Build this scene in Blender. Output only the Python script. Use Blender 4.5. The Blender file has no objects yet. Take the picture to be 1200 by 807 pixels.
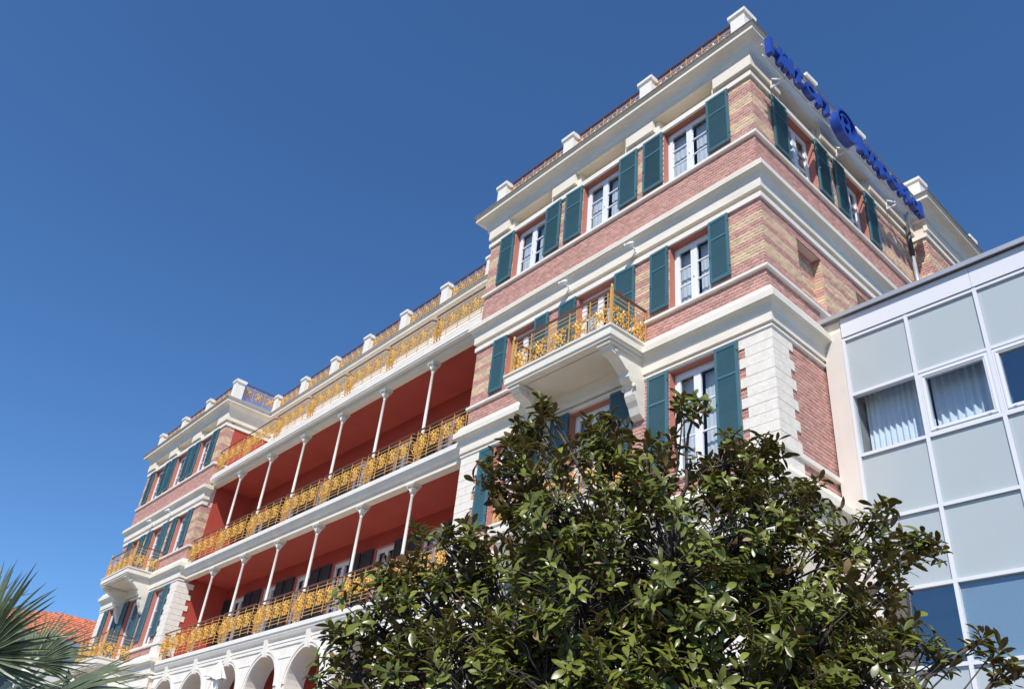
import bpy, math, random
from mathutils import Matrix, Vector
random.seed(7)
SC = bpy.context.scene
COL = SC.collection

# ------------------------------------------------------------------ camera, sky, sun, exposure
cd = bpy.data.cameras.new('camera'); cam = bpy.data.objects.new('camera', cd); COL.objects.link(cam)
cd.sensor_width = 36; cd.lens = 29.954; cd.clip_start = 0.05; cd.clip_end = 3000
Rr = Vector((0.65929603, 0.74605163, 0.09346503)); Rd = Vector((-0.35389093, 0.4175835, -0.83689022)); Rf = Vector((-0.66339276, 0.51868197, 0.53933205))
cam.matrix_world = Matrix(((Rr.x, -Rd.x, -Rf.x, 7.3595), (Rr.y, -Rd.y, -Rf.y, -11.9096), (Rr.z, -Rd.z, -Rf.z, 1.6), (0, 0, 0, 1)))
SC.camera = cam
SUN = Vector((1.0, -1.42, 1.95)).normalized()
world = bpy.data.worlds.new('World'); SC.world = world; world.use_nodes = True
wn = world.node_tree; bg = wn.nodes['Background']
sky = wn.nodes.new('ShaderNodeTexSky'); sky.sky_type = 'NISHITA'; sky.sun_disc = False
sky.sun_elevation = math.asin(SUN.z); sky.sun_rotation = math.atan2(SUN.x, SUN.y)
sky.altitude = 0; sky.air_density = 1.0; sky.dust_density = 0.0; sky.ozone_density = 10.0
hs_ = wn.nodes.new('ShaderNodeHueSaturation'); hs_.inputs['Saturation'].default_value = 1.06
wn.links.new(sky.outputs[0], hs_.inputs['Color']); wn.links.new(hs_.outputs[0], bg.inputs[0]); bg.inputs[1].default_value = 0.122
sl = bpy.data.lights.new('sun', 'SUN'); so = bpy.data.objects.new('sun', sl); COL.objects.link(so)
sl.energy = 4.3; sl.angle = math.radians(0.53); sl.color = (1.0, 0.945, 0.872)
so.rotation_euler = SUN.to_track_quat('Z', 'Y').to_euler(); so.location = (0, -20, 40)
SC.view_settings.view_transform = 'Standard'; SC.view_settings.look = 'None'
SC.view_settings.exposure = 0.3; SC.view_settings.gamma = 1.0; SC.view_settings.use_curve_mapping = False

# ------------------------------------------------------------------ materials
def srgb(r, g, b):
    f = lambda c: (c/255/12.92) if c/255 <= 0.04045 else ((c/255+0.055)/1.055)**2.4
    return (f(r), f(g), f(b), 1)
def mat(name, col, rough=0.6, var=0.12, scale=3.0, bump=0.0, bscale=60.0, metal=0.0, spec=0.5, col2=None, stretch=None):
    m = bpy.data.materials.new(name); m.use_nodes = True
    n = m.node_tree; b = n.nodes['Principled BSDF']
    b.inputs['Roughness'].default_value = rough; b.inputs['Metallic'].default_value = metal
    b.inputs['Specular IOR Level'].default_value = spec
    tc = n.nodes.new('ShaderNodeTexCoord'); src = tc.outputs['Object']
    if stretch:
        mp = n.nodes.new('ShaderNodeMapping'); mp.inputs['Scale'].default_value = stretch
        n.links.new(src, mp.inputs[0]); src = mp.outputs[0]
    no = n.nodes.new('ShaderNodeTexNoise'); no.inputs['Scale'].default_value = scale; no.inputs['Detail'].default_value = 6; no.inputs['Roughness'].default_value = 0.65
    n.links.new(src, no.inputs['Vector'])
    rp = n.nodes.new('ShaderNodeValToRGB')
    a = tuple(c*(1-var) for c in col[:3])+(1,); d = tuple(min(1, c*(1+var)) for c in (col2 or col)[:3])+(1,)
    rp.color_ramp.elements[0].position = 0.3; rp.color_ramp.elements[1].position = 0.7
    rp.color_ramp.elements[0].color = a; rp.color_ramp.elements[1].color = d
    n.links.new(no.outputs['Fac'], rp.inputs[0]); n.links.new(rp.outputs[0], b.inputs['Base Color'])
    if bump:
        n2 = n.nodes.new('ShaderNodeTexNoise'); n2.inputs['Scale'].default_value = bscale; n2.inputs['Detail'].default_value = 4
        n.links.new(tc.outputs['Object'], n2.inputs['Vector'])
        bp = n.nodes.new('ShaderNodeBump'); bp.inputs['Strength'].default_value = bump; bp.inputs['Distance'].default_value = 0.01
        n.links.new(n2.outputs['Fac'], bp.inputs['Height']); n.links.new(bp.outputs[0], b.inputs['Normal'])
    return m
def brickmat(name, col, var):
    # every brick gets its own tone: island random value drives colour
    m = mat(name, col, 0.85, 0.1, 14, 0.4, 90)
    n = m.node_tree; b = n.nodes['Principled BSDF']
    g = n.nodes.new('ShaderNodeNewGeometry'); hs = n.nodes.new('ShaderNodeHueSaturation')
    mr = n.nodes.new('ShaderNodeMapRange'); mr.inputs[3].default_value = 1-var; mr.inputs[4].default_value = 1+var
    n.links.new(g.outputs['Random Per Island'], mr.inputs[0]); n.links.new(mr.outputs[0], hs.inputs['Value'])
    src = b.inputs['Base Color'].links[0].from_socket
    n.links.new(src, hs.inputs['Color']); n.links.new(hs.outputs[0], b.inputs['Base Color'])
    return m
def glassmat(name, tint, refl=1.0, base=0.045):
    m = bpy.data.materials.new(name); m.use_nodes = True; n = m.node_tree
    for x in list(n.nodes):
        if x.type != 'OUTPUT_MATERIAL': n.nodes.remove(x)
    out = n.nodes[0]
    tr = n.nodes.new('ShaderNodeBsdfTransparent'); tr.inputs[0].default_value = tint
    gl = n.nodes.new('ShaderNodeBsdfGlossy'); gl.inputs['Roughness'].default_value = 0.015
    lw = n.nodes.new('ShaderNodeLayerWeight'); lw.inputs[0].default_value = .5
    fr = n.nodes.new('ShaderNodeMath'); fr.operation = 'POWER'; fr.inputs[1].default_value = 4.0; n.links.new(lw.outputs['Facing'], fr.inputs[0])
    mu = n.nodes.new('ShaderNodeMath'); mu.operation = 'MULTIPLY_ADD'; mu.inputs[1].default_value = refl; mu.inputs[2].default_value = base; mu.use_clamp = True
    # faint waviness of the pane
    tc = n.nodes.new('ShaderNodeTexCoord'); no = n.nodes.new('ShaderNodeTexNoise'); no.inputs['Scale'].default_value = 1.3
    bp = n.nodes.new('ShaderNodeBump'); bp.inputs['Strength'].default_value = 0.06; bp.inputs['Distance'].default_value = 0.1
    n.links.new(tc.outputs['Object'], no.inputs['Vector']); n.links.new(no.outputs[0], bp.inputs['Height']); n.links.new(bp.outputs[0], gl.inputs['Normal'])
    mx = n.nodes.new('ShaderNodeMixShader')
    n.links.new(fr.outputs[0], mu.inputs[0]); n.links.new(mu.outputs[0], mx.inputs[0])
    n.links.new(tr.outputs[0], mx.inputs[1]); n.links.new(gl.outputs[0], mx.inputs[2]); n.links.new(mx.outputs[0], out.inputs[0])
    return m
def leafmat(name, col, col2, rough, trans=0.25, spec=0.5, tcol=None):
    m = mat(name, col, rough, 0.1, 2.2, col2=col2, spec=spec)
    n = m.node_tree; b = n.nodes['Principled BSDF']; out = [x for x in n.nodes if x.type == 'OUTPUT_MATERIAL'][0]
    g = n.nodes.new('ShaderNodeNewGeometry'); hs = n.nodes.new('ShaderNodeHueSaturation')
    mr = n.nodes.new('ShaderNodeMapRange'); mr.inputs[3].default_value = 0.6; mr.inputs[4].default_value = 1.45
    n.links.new(g.outputs['Random Per Island'], mr.inputs[0]); n.links.new(mr.outputs[0], hs.inputs['Value'])
    src = b.inputs['Base Color'].links[0].from_socket
    n.links.new(src, hs.inputs['Color']); n.links.new(hs.outputs[0], b.inputs['Base Color'])
    t = n.nodes.new('ShaderNodeBsdfTranslucent'); 
    if tcol: t.inputs[0].default_value = tcol
    else: n.links.new(hs.outputs[0], t.inputs[0])
    mx = n.nodes.new('ShaderNodeMixShader'); mx.inputs[0].default_value = trans
    n.links.new(b.outputs[0], mx.inputs[1]); n.links.new(t.outputs[0], mx.inputs[2]); n.links.new(mx.outputs[0], out.inputs[0])
    return m
M = dict(
 white=mat('white_render', (.81, .765, .685, 1), .65, .08, 1.5, .25, 50, stretch=(1, 1, .35)),
 cream=mat('cream_render', (.78, .705, .585, 1), .7, .06, 1.2, .25, 50, stretch=(1, 1, .4)),
 cornice=mat('cornice_render', (.79, .735, .63, 1), .68, .10, 1.6, .2, 40, stretch=(.6, .6, 2.5)),
 stone=mat('quoin_limestone', (.79, .735, .65, 1), .85, .10, 7, .5, 26),
 pier=mat('pier_render', (.655, .60, .545, 1), .75, .06, 1.0, .2, 40),
 red=mat('red_render', (.40, .055, .034, 1), .8, .10, .9, .2, 40),
 reveal=mat('terracotta_reveal', (.46, .17, .125, 1), .75, .08, 3),
 mortar=mat('mortar', (.74, .63, .54, 1), .9, .1, 20, .4, 80),
 brick=brickmat('red_brick', (.55, .305, .255, 1), .17),
 ybrick=brickmat('buff_brick', (.66, .49, .325, 1), .16),
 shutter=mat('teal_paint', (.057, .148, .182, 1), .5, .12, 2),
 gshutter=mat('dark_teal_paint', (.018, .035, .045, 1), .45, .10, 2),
 frame=mat('white_gloss_paint', (.82, .83, .84, 1), .35, .03, 2),
 gold=mat('gold_paint', (.74, .41, .07, 1), .36, .28, 9, spec=.6),
 goldbar=mat('ochre_paint', (.62, .345, .095, 1), .45, .12, 4),
 bronze=mat('brown_handrail', (.165, .055, .025, 1), .35, .1, 3),
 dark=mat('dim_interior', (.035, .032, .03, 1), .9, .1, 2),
 room=mat('room_wall', (.30, .29, .27, 1), .9, .1, 2),
 curtain=mat('white_curtain', (.74, .77, .80, 1), .9, .04, 4),
 drape=mat('pale_drape', (.70, .71, .74, 1), .9, .06, 4),
 metal=mat('grey_zinc', (.42, .43, .46, 1), .4, .06, 3, metal=.3),
 dkmetal=mat('dark_pipe', (.05, .05, .055, 1), .5, .1, 3),
 panel=mat('spandrel_panel', (.425, .475, .49, 1), .2, .03, .5, spec=.5),
 fascia=mat('white_panel', (.70, .705, .735, 1), .35, .02, .6),
 alu=mat('white_aluminium', (.70, .715, .74, 1), .3, .02, 2),
 sign=mat('blue_sign', (.022, .07, .36, 1), .3, .05, 3),
 tile=brickmat('roof_tile', (.50, .165, .08, 1), .35),
 bark=mat('bark', (.085, .07, .058, 1), .85, .25, 12, .5, 40),
 frond=mat('palm_blade', (.045, .07, .036, 1), .36, .3, 2.5, col2=(.15, .18, .10, 1)),
 petiole=mat('palm_petiole', (.40, .42, .34, 1), .55, .15, 5),
 trunk=mat('palm_fibre', (.12, .085, .055, 1), .95, .3, 9, .8, 30),
 paving=mat('paving', (.105, .10, .092, 1), .85, .12, .8, .3, 30),
 flags=mat('limestone_flags', (.40, .37, .32, 1), .8, .12, .8, .3, 30),
 cloth=mat('parasol_cloth', (.80, .80, .79, 1), .85, .03, 3),
 film=mat('window_film', (.25, .33, .415, 1), .25, .06, 30, spec=.6),
 leaf_top=leafmat('leaf_top', (.068, .102, .018, 1), (.215, .235, .045, 1), .33, .26, .5, (.40, .50, .05, 1)),
 leaf_under=leafmat('leaf_under', (.15, .078, .028, 1), (.27, .19, .085, 1), .6, .3, .3),
 bud=leafmat('leaf_dry', (.24, .17, .09, 1), (.34, .25, .14, 1), .8, .1, .3),
)
_n = M['shutter'].node_tree; _oi = _n.nodes.new('ShaderNodeObjectInfo'); _mr = _n.nodes.new('ShaderNodeMapRange'); _mr.inputs[3].default_value = .84; _mr.inputs[4].default_value = 1.14
_hs = _n.nodes.new('ShaderNodeHueSaturation'); _b = _n.nodes['Principled BSDF']; _src = _b.inputs['Base Color'].links[0].from_socket
_n.links.new(_oi.outputs['Random'], _mr.inputs[0]); _n.links.new(_mr.outputs[0], _hs.inputs['Value']); _n.links.new(_src, _hs.inputs['Color']); _n.links.new(_hs.outputs[0], _b.inputs['Base Color'])
M['glass'] = glassmat('window_glass', (.80, .86, .90, 1), 1.3)
M['annex_glass'] = glassmat('annex_glass', (.82, .90, .95, 1), 1.0)
M['dark_glass'] = glassmat('blue_glass', (.35, .48, .62, 1), 1.8, .30)
M['screen'] = bpy.data.materials.new('lilac_screen'); M['screen'].use_nodes = True
_n = M['screen'].node_tree; _b = _n.nodes['Principled BSDF']; _b.inputs['Base Color'].default_value = (.50, .46, .60, 1); _b.inputs['Alpha'].default_value = .22; _b.inputs['Roughness'].default_value = .4

# ------------------------------------------------------------------ mesh builder
class MB:
    def __init__(s): s.v = []; s.f = []; s.m = []; s.sm = []
    def add(s, vs, fs, mi=0, smooth=False):
        o = len(s.v); s.v += [tuple(p) for p in vs]
        for f in fs: s.f.append(tuple(i+o for i in f)); s.m.append(mi); s.sm.append(smooth)
    def box(s, x0, x1, y0, y1, z0, z1, mi=0):
        s.add([(x0, y0, z0), (x1, y0, z0), (x1, y1, z0), (x0, y1, z0), (x0, y0, z1), (x1, y0, z1), (x1, y1, z1), (x0, y1, z1)],
              [(0, 3, 2, 1), (4, 5, 6, 7), (0, 1, 5, 4), (1, 2, 6, 5), (2, 3, 7, 6), (3, 0, 4, 7)], mi)
    def bar(s, a, b, w, h=None, up=(0, 0, 1), mi=0):
        a = Vector(a); b = Vector(b); d = (b-a).normalized(); u = Vector(up)
        if abs(d.dot(u)) > .98: u = Vector((0, 1, 0))
        r = d.cross(u).normalized(); u = r.cross(d); h = h or w; r = r*w/2; u = u*h/2
        s.add([a-r-u, a+r-u, a+r+u, a-r+u, b-r-u, b+r-u, b+r+u, b-r+u], [(0, 3, 2, 1), (4, 5, 6, 7), (0, 1, 5, 4), (1, 2, 6, 5), (2, 3, 7, 6), (3, 0, 4, 7)], mi)
    def lathe(s, prof, c=(0, 0), n=16, mi=0, smooth=True):
        vs = [(c[0]+r*math.cos(2*math.pi*k/n), c[1]+r*math.sin(2*math.pi*k/n), z) for r, z in prof for k in range(n)]
        fs = [(i*n+k, i*n+(k+1) % n, (i+1)*n+(k+1) % n, (i+1)*n+k) for i in range(len(prof)-1) for k in range(n)]
        fs += [tuple(range(n))[::-1], tuple((len(prof)-1)*n+k for k in range(n))]
        s.add(vs, fs, mi, smooth)
    def tube(s, pts, rad, n=7, mi=0, smooth=True):
        pts = [Vector(p) for p in pts]; rs = rad if isinstance(rad, (list, tuple)) else [rad]*len(pts); vs = []
        for i, p in enumerate(pts):
            d = (pts[min(i+1, len(pts)-1)]-pts[max(i-1, 0)]).normalized()
            a = d.cross(Vector((0, 0, 1)))
            if a.length < .05: a = d.cross(Vector((0, 1, 0)))
            a.normalize(); b = d.cross(a)
            vs += [p+(a*math.cos(2*math.pi*k/n)+b*math.sin(2*math.pi*k/n))*rs[i] for k in range(n)]
        fs = [(i*n+k, i*n+(k+1) % n, (i+1)*n+(k+1) % n, (i+1)*n+k) for i in range(len(pts)-1) for k in range(n)]
        fs += [tuple(range(n))[::-1], tuple((len(pts)-1)*n+k for k in range(n))]
        s.add(vs, fs, mi, smooth)
    def prism(s, poly, axis, a, b, mi=0):
        """poly of 2-D points extruded along axis ('x','y','z') from a to b"""
        n = len(poly)
        def P(p, t):
            return {'x': (t, p[0], p[1]), 'y': (p[0], t, p[1]), 'z': (p[0], p[1], t)}[axis]
        s.add([P(p, a) for p in poly]+[P(p, b) for p in poly], [tuple(range(n)), tuple(range(2*n-1, n-1, -1))]+[(i, i+n, (i+1) % n+n, (i+1) % n) for i in range(n)], mi)
    def sweep(s, path, prof, mi=0):
        """moulding: plan path (walls on its left, outside on its right), closed profile of (out, z)"""
        P = [Vector((p[0], p[1])) for p in path]; n = len(prof); nrm = []
        for i in range(len(P)-1):
            d = (P[i+1]-P[i]).normalized(); nrm.append(Vector((d.y, -d.x)))
        vs = []
        for i, p in enumerate(P):
            if i == 0: m = nrm[0]
            elif i == len(P)-1: m = nrm[-1]
            else:
                a, b = nrm[i-1], nrm[i]; m = (a+b)/(1+a.dot(b))
            vs += [(p.x+m.x*o, p.y+m.y*o, z) for o, z in prof]
        fs = [(i*n+k, (i+1)*n+k, (i+1)*n+(k+1) % n, i*n+(k+1) % n) for i in range(len(P)-1) for k in range(n)]
        fs += [tuple(range(n)), tuple((len(P)-1)*n+k for k in range(n))[::-1]]
        s.add(vs, fs, mi)
    def mesh(s, name, mats):
        me = bpy.data.meshes.new(name); me.from_pydata(s.v, [], s.f)
        for m in (mats if isinstance(mats, (list, tuple)) else [mats]): me.materials.append(m)
        me.polygons.foreach_set('material_index', s.m); me.polygons.foreach_set('use_smooth', s.sm)
        import bmesh
        bm = bmesh.new(); bm.from_mesh(me); bmesh.ops.recalc_face_normals(bm, faces=bm.faces); bm.to_mesh(me); bm.free()
        me.update(); return me
def obj(name, me, parent=None, loc=(0, 0, 0), rz=0, kind=None, **kw):
    o = bpy.data.objects.new(name, me); COL.objects.link(o); o.location = loc; o.rotation_euler = (0, 0, rz)
    if parent: o.parent = parent
    if kind: o['kind'] = kind
    for k, v in kw.items(): o[k] = v
    return o
def thing(name, label, cat, loc=(0, 0, 0), group=None, rz=0):
    o = bpy.data.objects.new(name, None); COL.objects.link(o); o.location = loc; o.rotation_euler = (0, 0, rz)
    o.empty_display_size = .3
    o['label'] = label; o['category'] = cat
    if group: o['group'] = group
    return o
def copy_tree(o, parent, off=(0, 0, 0)):
    c = o.copy(); COL.objects.link(c); c.parent = parent; c.location = Vector(o.location)+Vector(off)
    for ch in list(o.children): copy_tree(ch, c)
    return c

# ------------------------------------------------------------------ ground
g = MB(); n = 1500
g.add([(-n, -n, 0), (n, -n, 0), (n, n, 0), (-n, n, 0)], [(0, 1, 2, 3)])
obj('ground', g.mesh('ground', M['paving']), kind='structure')
g = MB(); g.box(-44, -1.0, -4.2, 0.2, .004, 3.2)
obj('forecourt', g.mesh('forecourt', M['flags']), kind='structure')

# ------------------------------------------------------------------ hotel
W = 9.43; LX = -28.10; K = 0.028; BACK = 2.15
SKA = math.atan(K)
BAY = (-W-LX)/7
hotel = thing('hotel_building', 'long brick and white hotel with red galleries, teal shutters and gold balconies', 'building', (0, 0, 0))
def side(y, o=0): # plan point on the (slightly splayed) side wall
    return (o-K*y, y)
def cells(us, zs, holes):
    for i in range(len(us)-1):
        for j in range(len(zs)-1):
            u, z = (us[i]+us[i+1])/2, (zs[j]+zs[j+1])/2
            if not any(h[0] < u < h[1] and h[2] < z < h[3] for h in holes): yield us[i], us[i+1], zs[j], zs[j+1]
def wall(mb, u0, u1, z0, z1, holes, f0, f1, mi=0):
    us = sorted({u0, u1}|{min(max(x, u0), u1) for h in holes for x in h[:2]}); zs = sorted({z0, z1}|{min(max(x, z0), z1) for h in holes for x in h[2:]})
    for a, b, c, d in cells(us, zs, holes): mb.box(a, b, f0, f1, c, d, mi)
def bricks(mb, u0, u1, z0, z1, holes, pattern, front=0.0, depth=0.03, start=0.0, L=.15):
    """running-bond bricks standing on a wall u0..u1 x z0..z1; pattern lists the colour index of every course from the bottom"""
    nC = len(pattern); h = (z1-z0)/nC; mj = .0155
    for c in range(nC):
        za = z0+c*h+mj/2; zb = z0+(c+1)*h-mj/2; zm = (za+zb)/2
        spans = [(u0, u1)]
        for hh in holes:
            if hh[2] < zm < hh[3]:
                ns = []
                for a, b in spans:
                    if hh[1] <= a or hh[0] >= b: ns.append((a, b)); continue
                    if a < hh[0]: ns.append((a, hh[0]))
                    if b > hh[1]: ns.append((hh[1], b))
                spans = ns
        head = (c % 2 == 1)
        for a, b in spans:
            u = math.floor((a-start)/L)*L+start+(L/2 if head else 0)
            if u > a: u -= L
            while u < b:
                p, q = max(u+mj/2, a), min(u+L-mj/2, b)
                if q-p > .025:
                    fr = front+random.uniform(-.0035, .0035)
                    mb.box(p, q, fr, front+depth, za, zb, pattern[c])
                u += L
RED, YEL = 0, 1
PT = [0]*3+[1]*4+[0]*4+[1]*4+[0]*4+[1]*2
P2 = [0]*4+[1]*4+[0]*2+[1]*3+[0]*2+[1]*3+[0]*4
def red_rows(z0, z1): return [0]*max(1, round((z1-z0)/.0815))

# openings of a wing front: (centre, width, z0, z1)
OP = [(x, 1.36, 16.36, 18.17) for x in (-1.92, -4.75, -7.58)]
OP += [(-1.88, 1.12, 12.58, 14.34), (-4.74, 1.31, 11.96, 14.34), (-7.5, 1.12, 12.58, 14.34)]
OP += [(-1.88, 1.18, 8.65, 11.0), (-4.74, 1.31, 8.2, 11.0), (-7.5, 1.18, 8.65, 11.0)]
HO = [(c-w/2, c+w/2, a, b) for c, w, a, b in OP]
REC = [(c-.83, c+.83, 18.40, 18.76) for c in (-1.92, -4.75, -7.58)]
BND = [(16.35, 18.16, PT), (15.2, 16.25, None), (12.57, 14.36, P2), (11.93, 12.48, None), (8.63, 11.04, None), (8.15, 8.52, None)]

def band_bricks(mb, u0, u1, holes, f, start=0.):
    for z0, z1, pt in BND:
        h = list(holes)
        bricks(mb, u0, u1, z0, z1, h, pt or red_rows(z0, z1), front=f, depth=.03, start=start)

# --- wing front masonry (right wing is built, the other wing copies it)
wing_parts = []
mb = MB()
wall(mb, -W+.02, -.02, 3.2, 18.16, HO, .014, .36)
p = obj('front_wall', mb.mesh('front_wall', M['mortar']), hotel); wing_parts.append(p)
mb = MB(); wall(mb, -W, -.006, 18.16, 19.3, REC, -.0, .22); mb.box(-W, 0, .225, .36, 18.16, 19.3)
p = obj('frieze_wall', mb.mesh('frieze_wall', M['cream']), hotel); wing_parts.append(p)
mb = MB(); band_bricks(mb, -W, 0.0, HO, 0.0)
p = obj('brick_facing', mb.mesh('brick_facing', [M['brick'], M['ybrick']]), hotel, kind='stuff'); wing_parts.append(p)
# frieze panels between the recesses over the top windows
mb_e = [-W-.02]+[v for c in (-7.58, -4.75, -1.92) for v in (c-.95, c+.95)]+[.0]
for i in range(0, 8, 2):
    mb = MB(); a, b = mb_e[i], mb_e[i+1]
    mb.box(a, b if i < 6 else 0.118, -.12, -.002, 18.41, 18.79)
    p = obj('frieze_panel', mb.mesh('frieze_panel', M['cream']), hotel); wing_parts.append(p)
# lower wall of the wing, white render with grooves
mb = MB()
for i in range(8):
    z0 = 3.2+i*.53
    mb.box(-W-.03, .03, -.05, .013, z0, z0+.50)
p = obj('base_wall', mb.mesh('base_wall', M['white']), hotel); wing_parts.append(p)

# --- mouldings
def prof_corn1(): # crowning cornice
    pr = [(-.02, 18.81), (.13, 18.81), (.13, 18.85), (.15, 18.87)]
    for k in range(7):
        a = k/6*math.pi/2; pr.append((.15+.21*(1-math.cos(a)), 18.90+.24*math.sin(a)))
    return pr+[(.385, 19.155), (.425, 19.16), (.425, 19.235), (.375, 19.245), (.395, 19.285), (.44, 19.33), (.465, 19.358), (-.02, 19.37)]
def prof_corn2(dz=0):
    pr = [(-.02, 14.60), (.085, 14.60), (.085, 14.845), (.10, 14.85)]
    for k in range(6):
        a = k/5*math.pi/2; pr.append((.10+.11*(1-math.cos(a)), 14.86+.15*math.sin(a)))
    return [(o, z+dz) for o, z in pr+[(.225, 15.03), (.245, 15.035), (.245, 15.095), (.215, 15.105), (.235, 15.12), (.235, 15.185), (-.02, 15.205)]]
def prof_corn3(dz=0):
    pr = [(-.02, 11.165), (.075, 11.165), (.075, 11.365), (.09, 11.37)]
    for k in range(6):
        a = k/5*math.pi/2; pr.append((.09+.12*(1-math.cos(a)), 11.38+.18*math.sin(a)))
    return [(o, z+dz) for o, z in pr+[(.225, 11.58), (.245, 11.585), (.245, 11.74), (.20, 11.76), (.13, 11.925), (-.02, 11.94)]]
rect = lambda o, a, b: [(-.02, a), (o, a), (o, b), (-.02, b)]
ENDY = 8.0; STEP = .40
pathR = [(-W, BACK+.4), (-W, 0), (0, 0), side(ENDY), (side(ENDY)[0]+STEP, ENDY), (side(14)[0]+STEP, 14)]
pathL = [(-W, 9), (-W, 0), (0, 0), (0, BACK+.05)]
def mould(name, prof, m='cornice', stopR=None):
    path = list(pathR)
    if stopR: path = pathR[:3]+[side(stopR)]
    mb = MB(); mb.sweep(path, prof); obj(name, mb.mesh(name, M[m]), hotel)
    pl = pathL if prof[0][1] > 16 else pathL[:3]+[(0, .21)]
    mb = MB(); mb.sweep(pl, prof); obj(name, mb.mesh(name, M[m]), hotel, (LX, 0, 0))
mould('crown_cornice', prof_corn1())
mould('flashing', [(.30, 19.372), (.475, 19.36), (.49, 19.335), (.50, 19.345), (.48, 19.385), (.30, 19.395)], 'metal')
mould('architrave', rect(.055, 18.165, 18.305), 'white')
mould('frieze_fillet', [(-.02, 18.765), (.124, 18.765), (.124, 18.812), (-.02, 18.812)], 'cream')
mould('cornice', prof_corn2())
mould('architrave', rect(.05, 14.355, 14.49), 'white')
mould('cornice', prof_corn3(), stopR=1.9)
mould('architrave', [(-.02, 11.03), (.03, 11.03), (.03, 11.05), (.05, 11.06), (.05, 11.105), (-.02, 11.105)], 'white', 1.9)
mould('cornice', prof_corn3(-3.77), stopR=1.9)
mould('architrave', rect(.05, 7.24, 7.335), 'white', 1.9)
# sill courses run between the doors
mould('sill_course', [(-.02, 16.24), (.05, 16.24), (.07, 16.255), (.07, 16.335), (-.02, 16.355)], 'white')
for seg in ('R', 'L'):
    ox = 0 if seg == 'R' else LX
    e = (1.9 if seg == 'R' else .30)
    sd = side if seg == 'R' else (lambda y: (0, y))
    for z0, z1 in ((12.475, 12.575), (8.51, 8.64)):
        pr = [(-.02, z0), (.05, z0), (.07, z0+.015), (.07, z1-.02), (-.02, z1)]
        mb = MB(); mb.sweep([(-W, 2.2), (-W, 0), (-5.42 if z0 > 10 else -5.42, 0)], pr); obj('sill_course', mb.mesh('sill_course', M['white']), hotel, (ox, 0, 0))
        end = sd(e) if z0 < 10 or seg == 'L' else side(6.5)
        mb = MB(); mb.sweep([(-4.06, 0), (0, 0), end], pr); obj('sill_course', mb.mesh('sill_course', M['white']), hotel, (ox, 0, 0))

# --- quoin stones on the corner of the lower storey
def quoins(ox, sk):
    z = 8.645; k = 0; hh = (11.028-8.645)/11
    rows = [(8.645+i*hh, 8.645+(i+1)*hh, i) for i in range(11)]+[(8.16, 8.505, 0)]
    for z0, z1, i in rows:
        long = i % 2 == 0
        w = .735 if long else .60; d = .68 if long else .53
        for corner in (0, 1):
            mb = MB(); zt = z1-.006; f = -.022-random.uniform(0, .004)
            if corner == 0:
                poly = [(-w, .02), (-w, f), (-f, f), (-f-sk*d, d), (-.05-sk*d, d), (-.05, .02)]
            else:
                poly = [(-W+f, f), (-W+w, f), (-W+w, .02), (-W+.05, .02), (-W+.05, d), (-W+f, d)]
            mb.prism(poly, 'z', z0+.004, zt); obj('quoin_stone', mb.mesh('quoin_stone', M['stone']), hotel, (ox, 0, 0))
quoins(0, K); quoins(LX, 0)

# --- side wall of the near wing (u = along the wall, local y = inwards), turned by the splay
SW = MB(); holesS = [(2.06-.64, 2.06+.64, 16.36, 18.17), (4.65-.52, 4.65+.52, 16.36, 18.17)]
NIC = [(1.36, 2.36, 12.75, 14.15), (3.88, 4.9, 12.75, 14.15)]
wall(SW, .02, ENDY, 3.2, 18.16, holesS+NIC, .014, .36)
for a, b, c, d in NIC: SW.box(a-.05, b+.05, .24, .37, c-.05, d+.05)
srot = math.pi/2+SKA
sw = obj('side_wall', SW.mesh('side_wall', M['mortar']), hotel, rz=srot)
mb = MB(); bricks(mb, .0, ENDY, 16.35, 18.16, holesS, PT)
bricks(mb, .0, ENDY, 15.2, 16.25, [], red_rows(15.2, 16.25)); bricks(mb, 0, ENDY, 12.57, 14.36, NIC, P2)
bricks(mb, 0, 2.0, 11.93, 12.48, [], red_rows(11.93, 12.48)); bricks(mb, 0, 1.95, 8.63, 11.04, [], red_rows(8.63, 11.04)); bricks(mb, 0, 1.95, 8.15, 8.52, [], red_rows(8.15, 8.52))
for a, b, c, d in NIC: bricks(mb, a, b, c, d, [], [0]*2+[1]*3+[0]*2+[1]*3+[0]*2+[1]*3+[0]*3, front=.215, depth=.03)
obj('brick_facing', mb.mesh('brick_facing', [M['brick'], M['ybrick']]), hotel, rz=srot, kind='stuff')
# brick cheeks of the blind niches
mb = MB()
for a, b, c, d in NIC:
    nC = 17; h = (d-c)/nC; pt = [0]*2+[1]*3+[0]*2+[1]*3+[0]*2+[1]*3+[0]*3
    for i in range(nC):
        mb.box(b-.014, b+.02, .03, .213, c+i*h+.006, c+(i+1)*h-.006, pt[i])
        mb.box(a-.02, a+.014, .03, .213, c+i*h+.006, c+(i+1)*h-.006, pt[i])
obj('niche_facing', mb.mesh('niche_facing', [M['brick'], M['ybrick']]), hotel, rz=srot, kind='stuff')
mb = MB(); wall(mb, .225, ENDY, 18.16, 19.3, [(2.06-.8, 2.06+.8, 18.40, 18.76), (4.65-.7, 4.65+.7, 18.40, 18.76)], 0, .22); mb.box(.37, ENDY, .225, .36, 18.16, 19.3)
obj('frieze_wall', mb.mesh('frieze_wall', M['cream']), hotel, rz=srot)
for a, b in ((.002, 2.06-.92), (2.06+.92, 4.65-.82), (4.65+.82, ENDY)):
    mb = MB(); mb.box(a, b, -.12, -.002, 18.41, 18.79); obj('frieze_panel', mb.mesh('frieze_panel', M['cream']), hotel, rz=srot)
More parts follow.
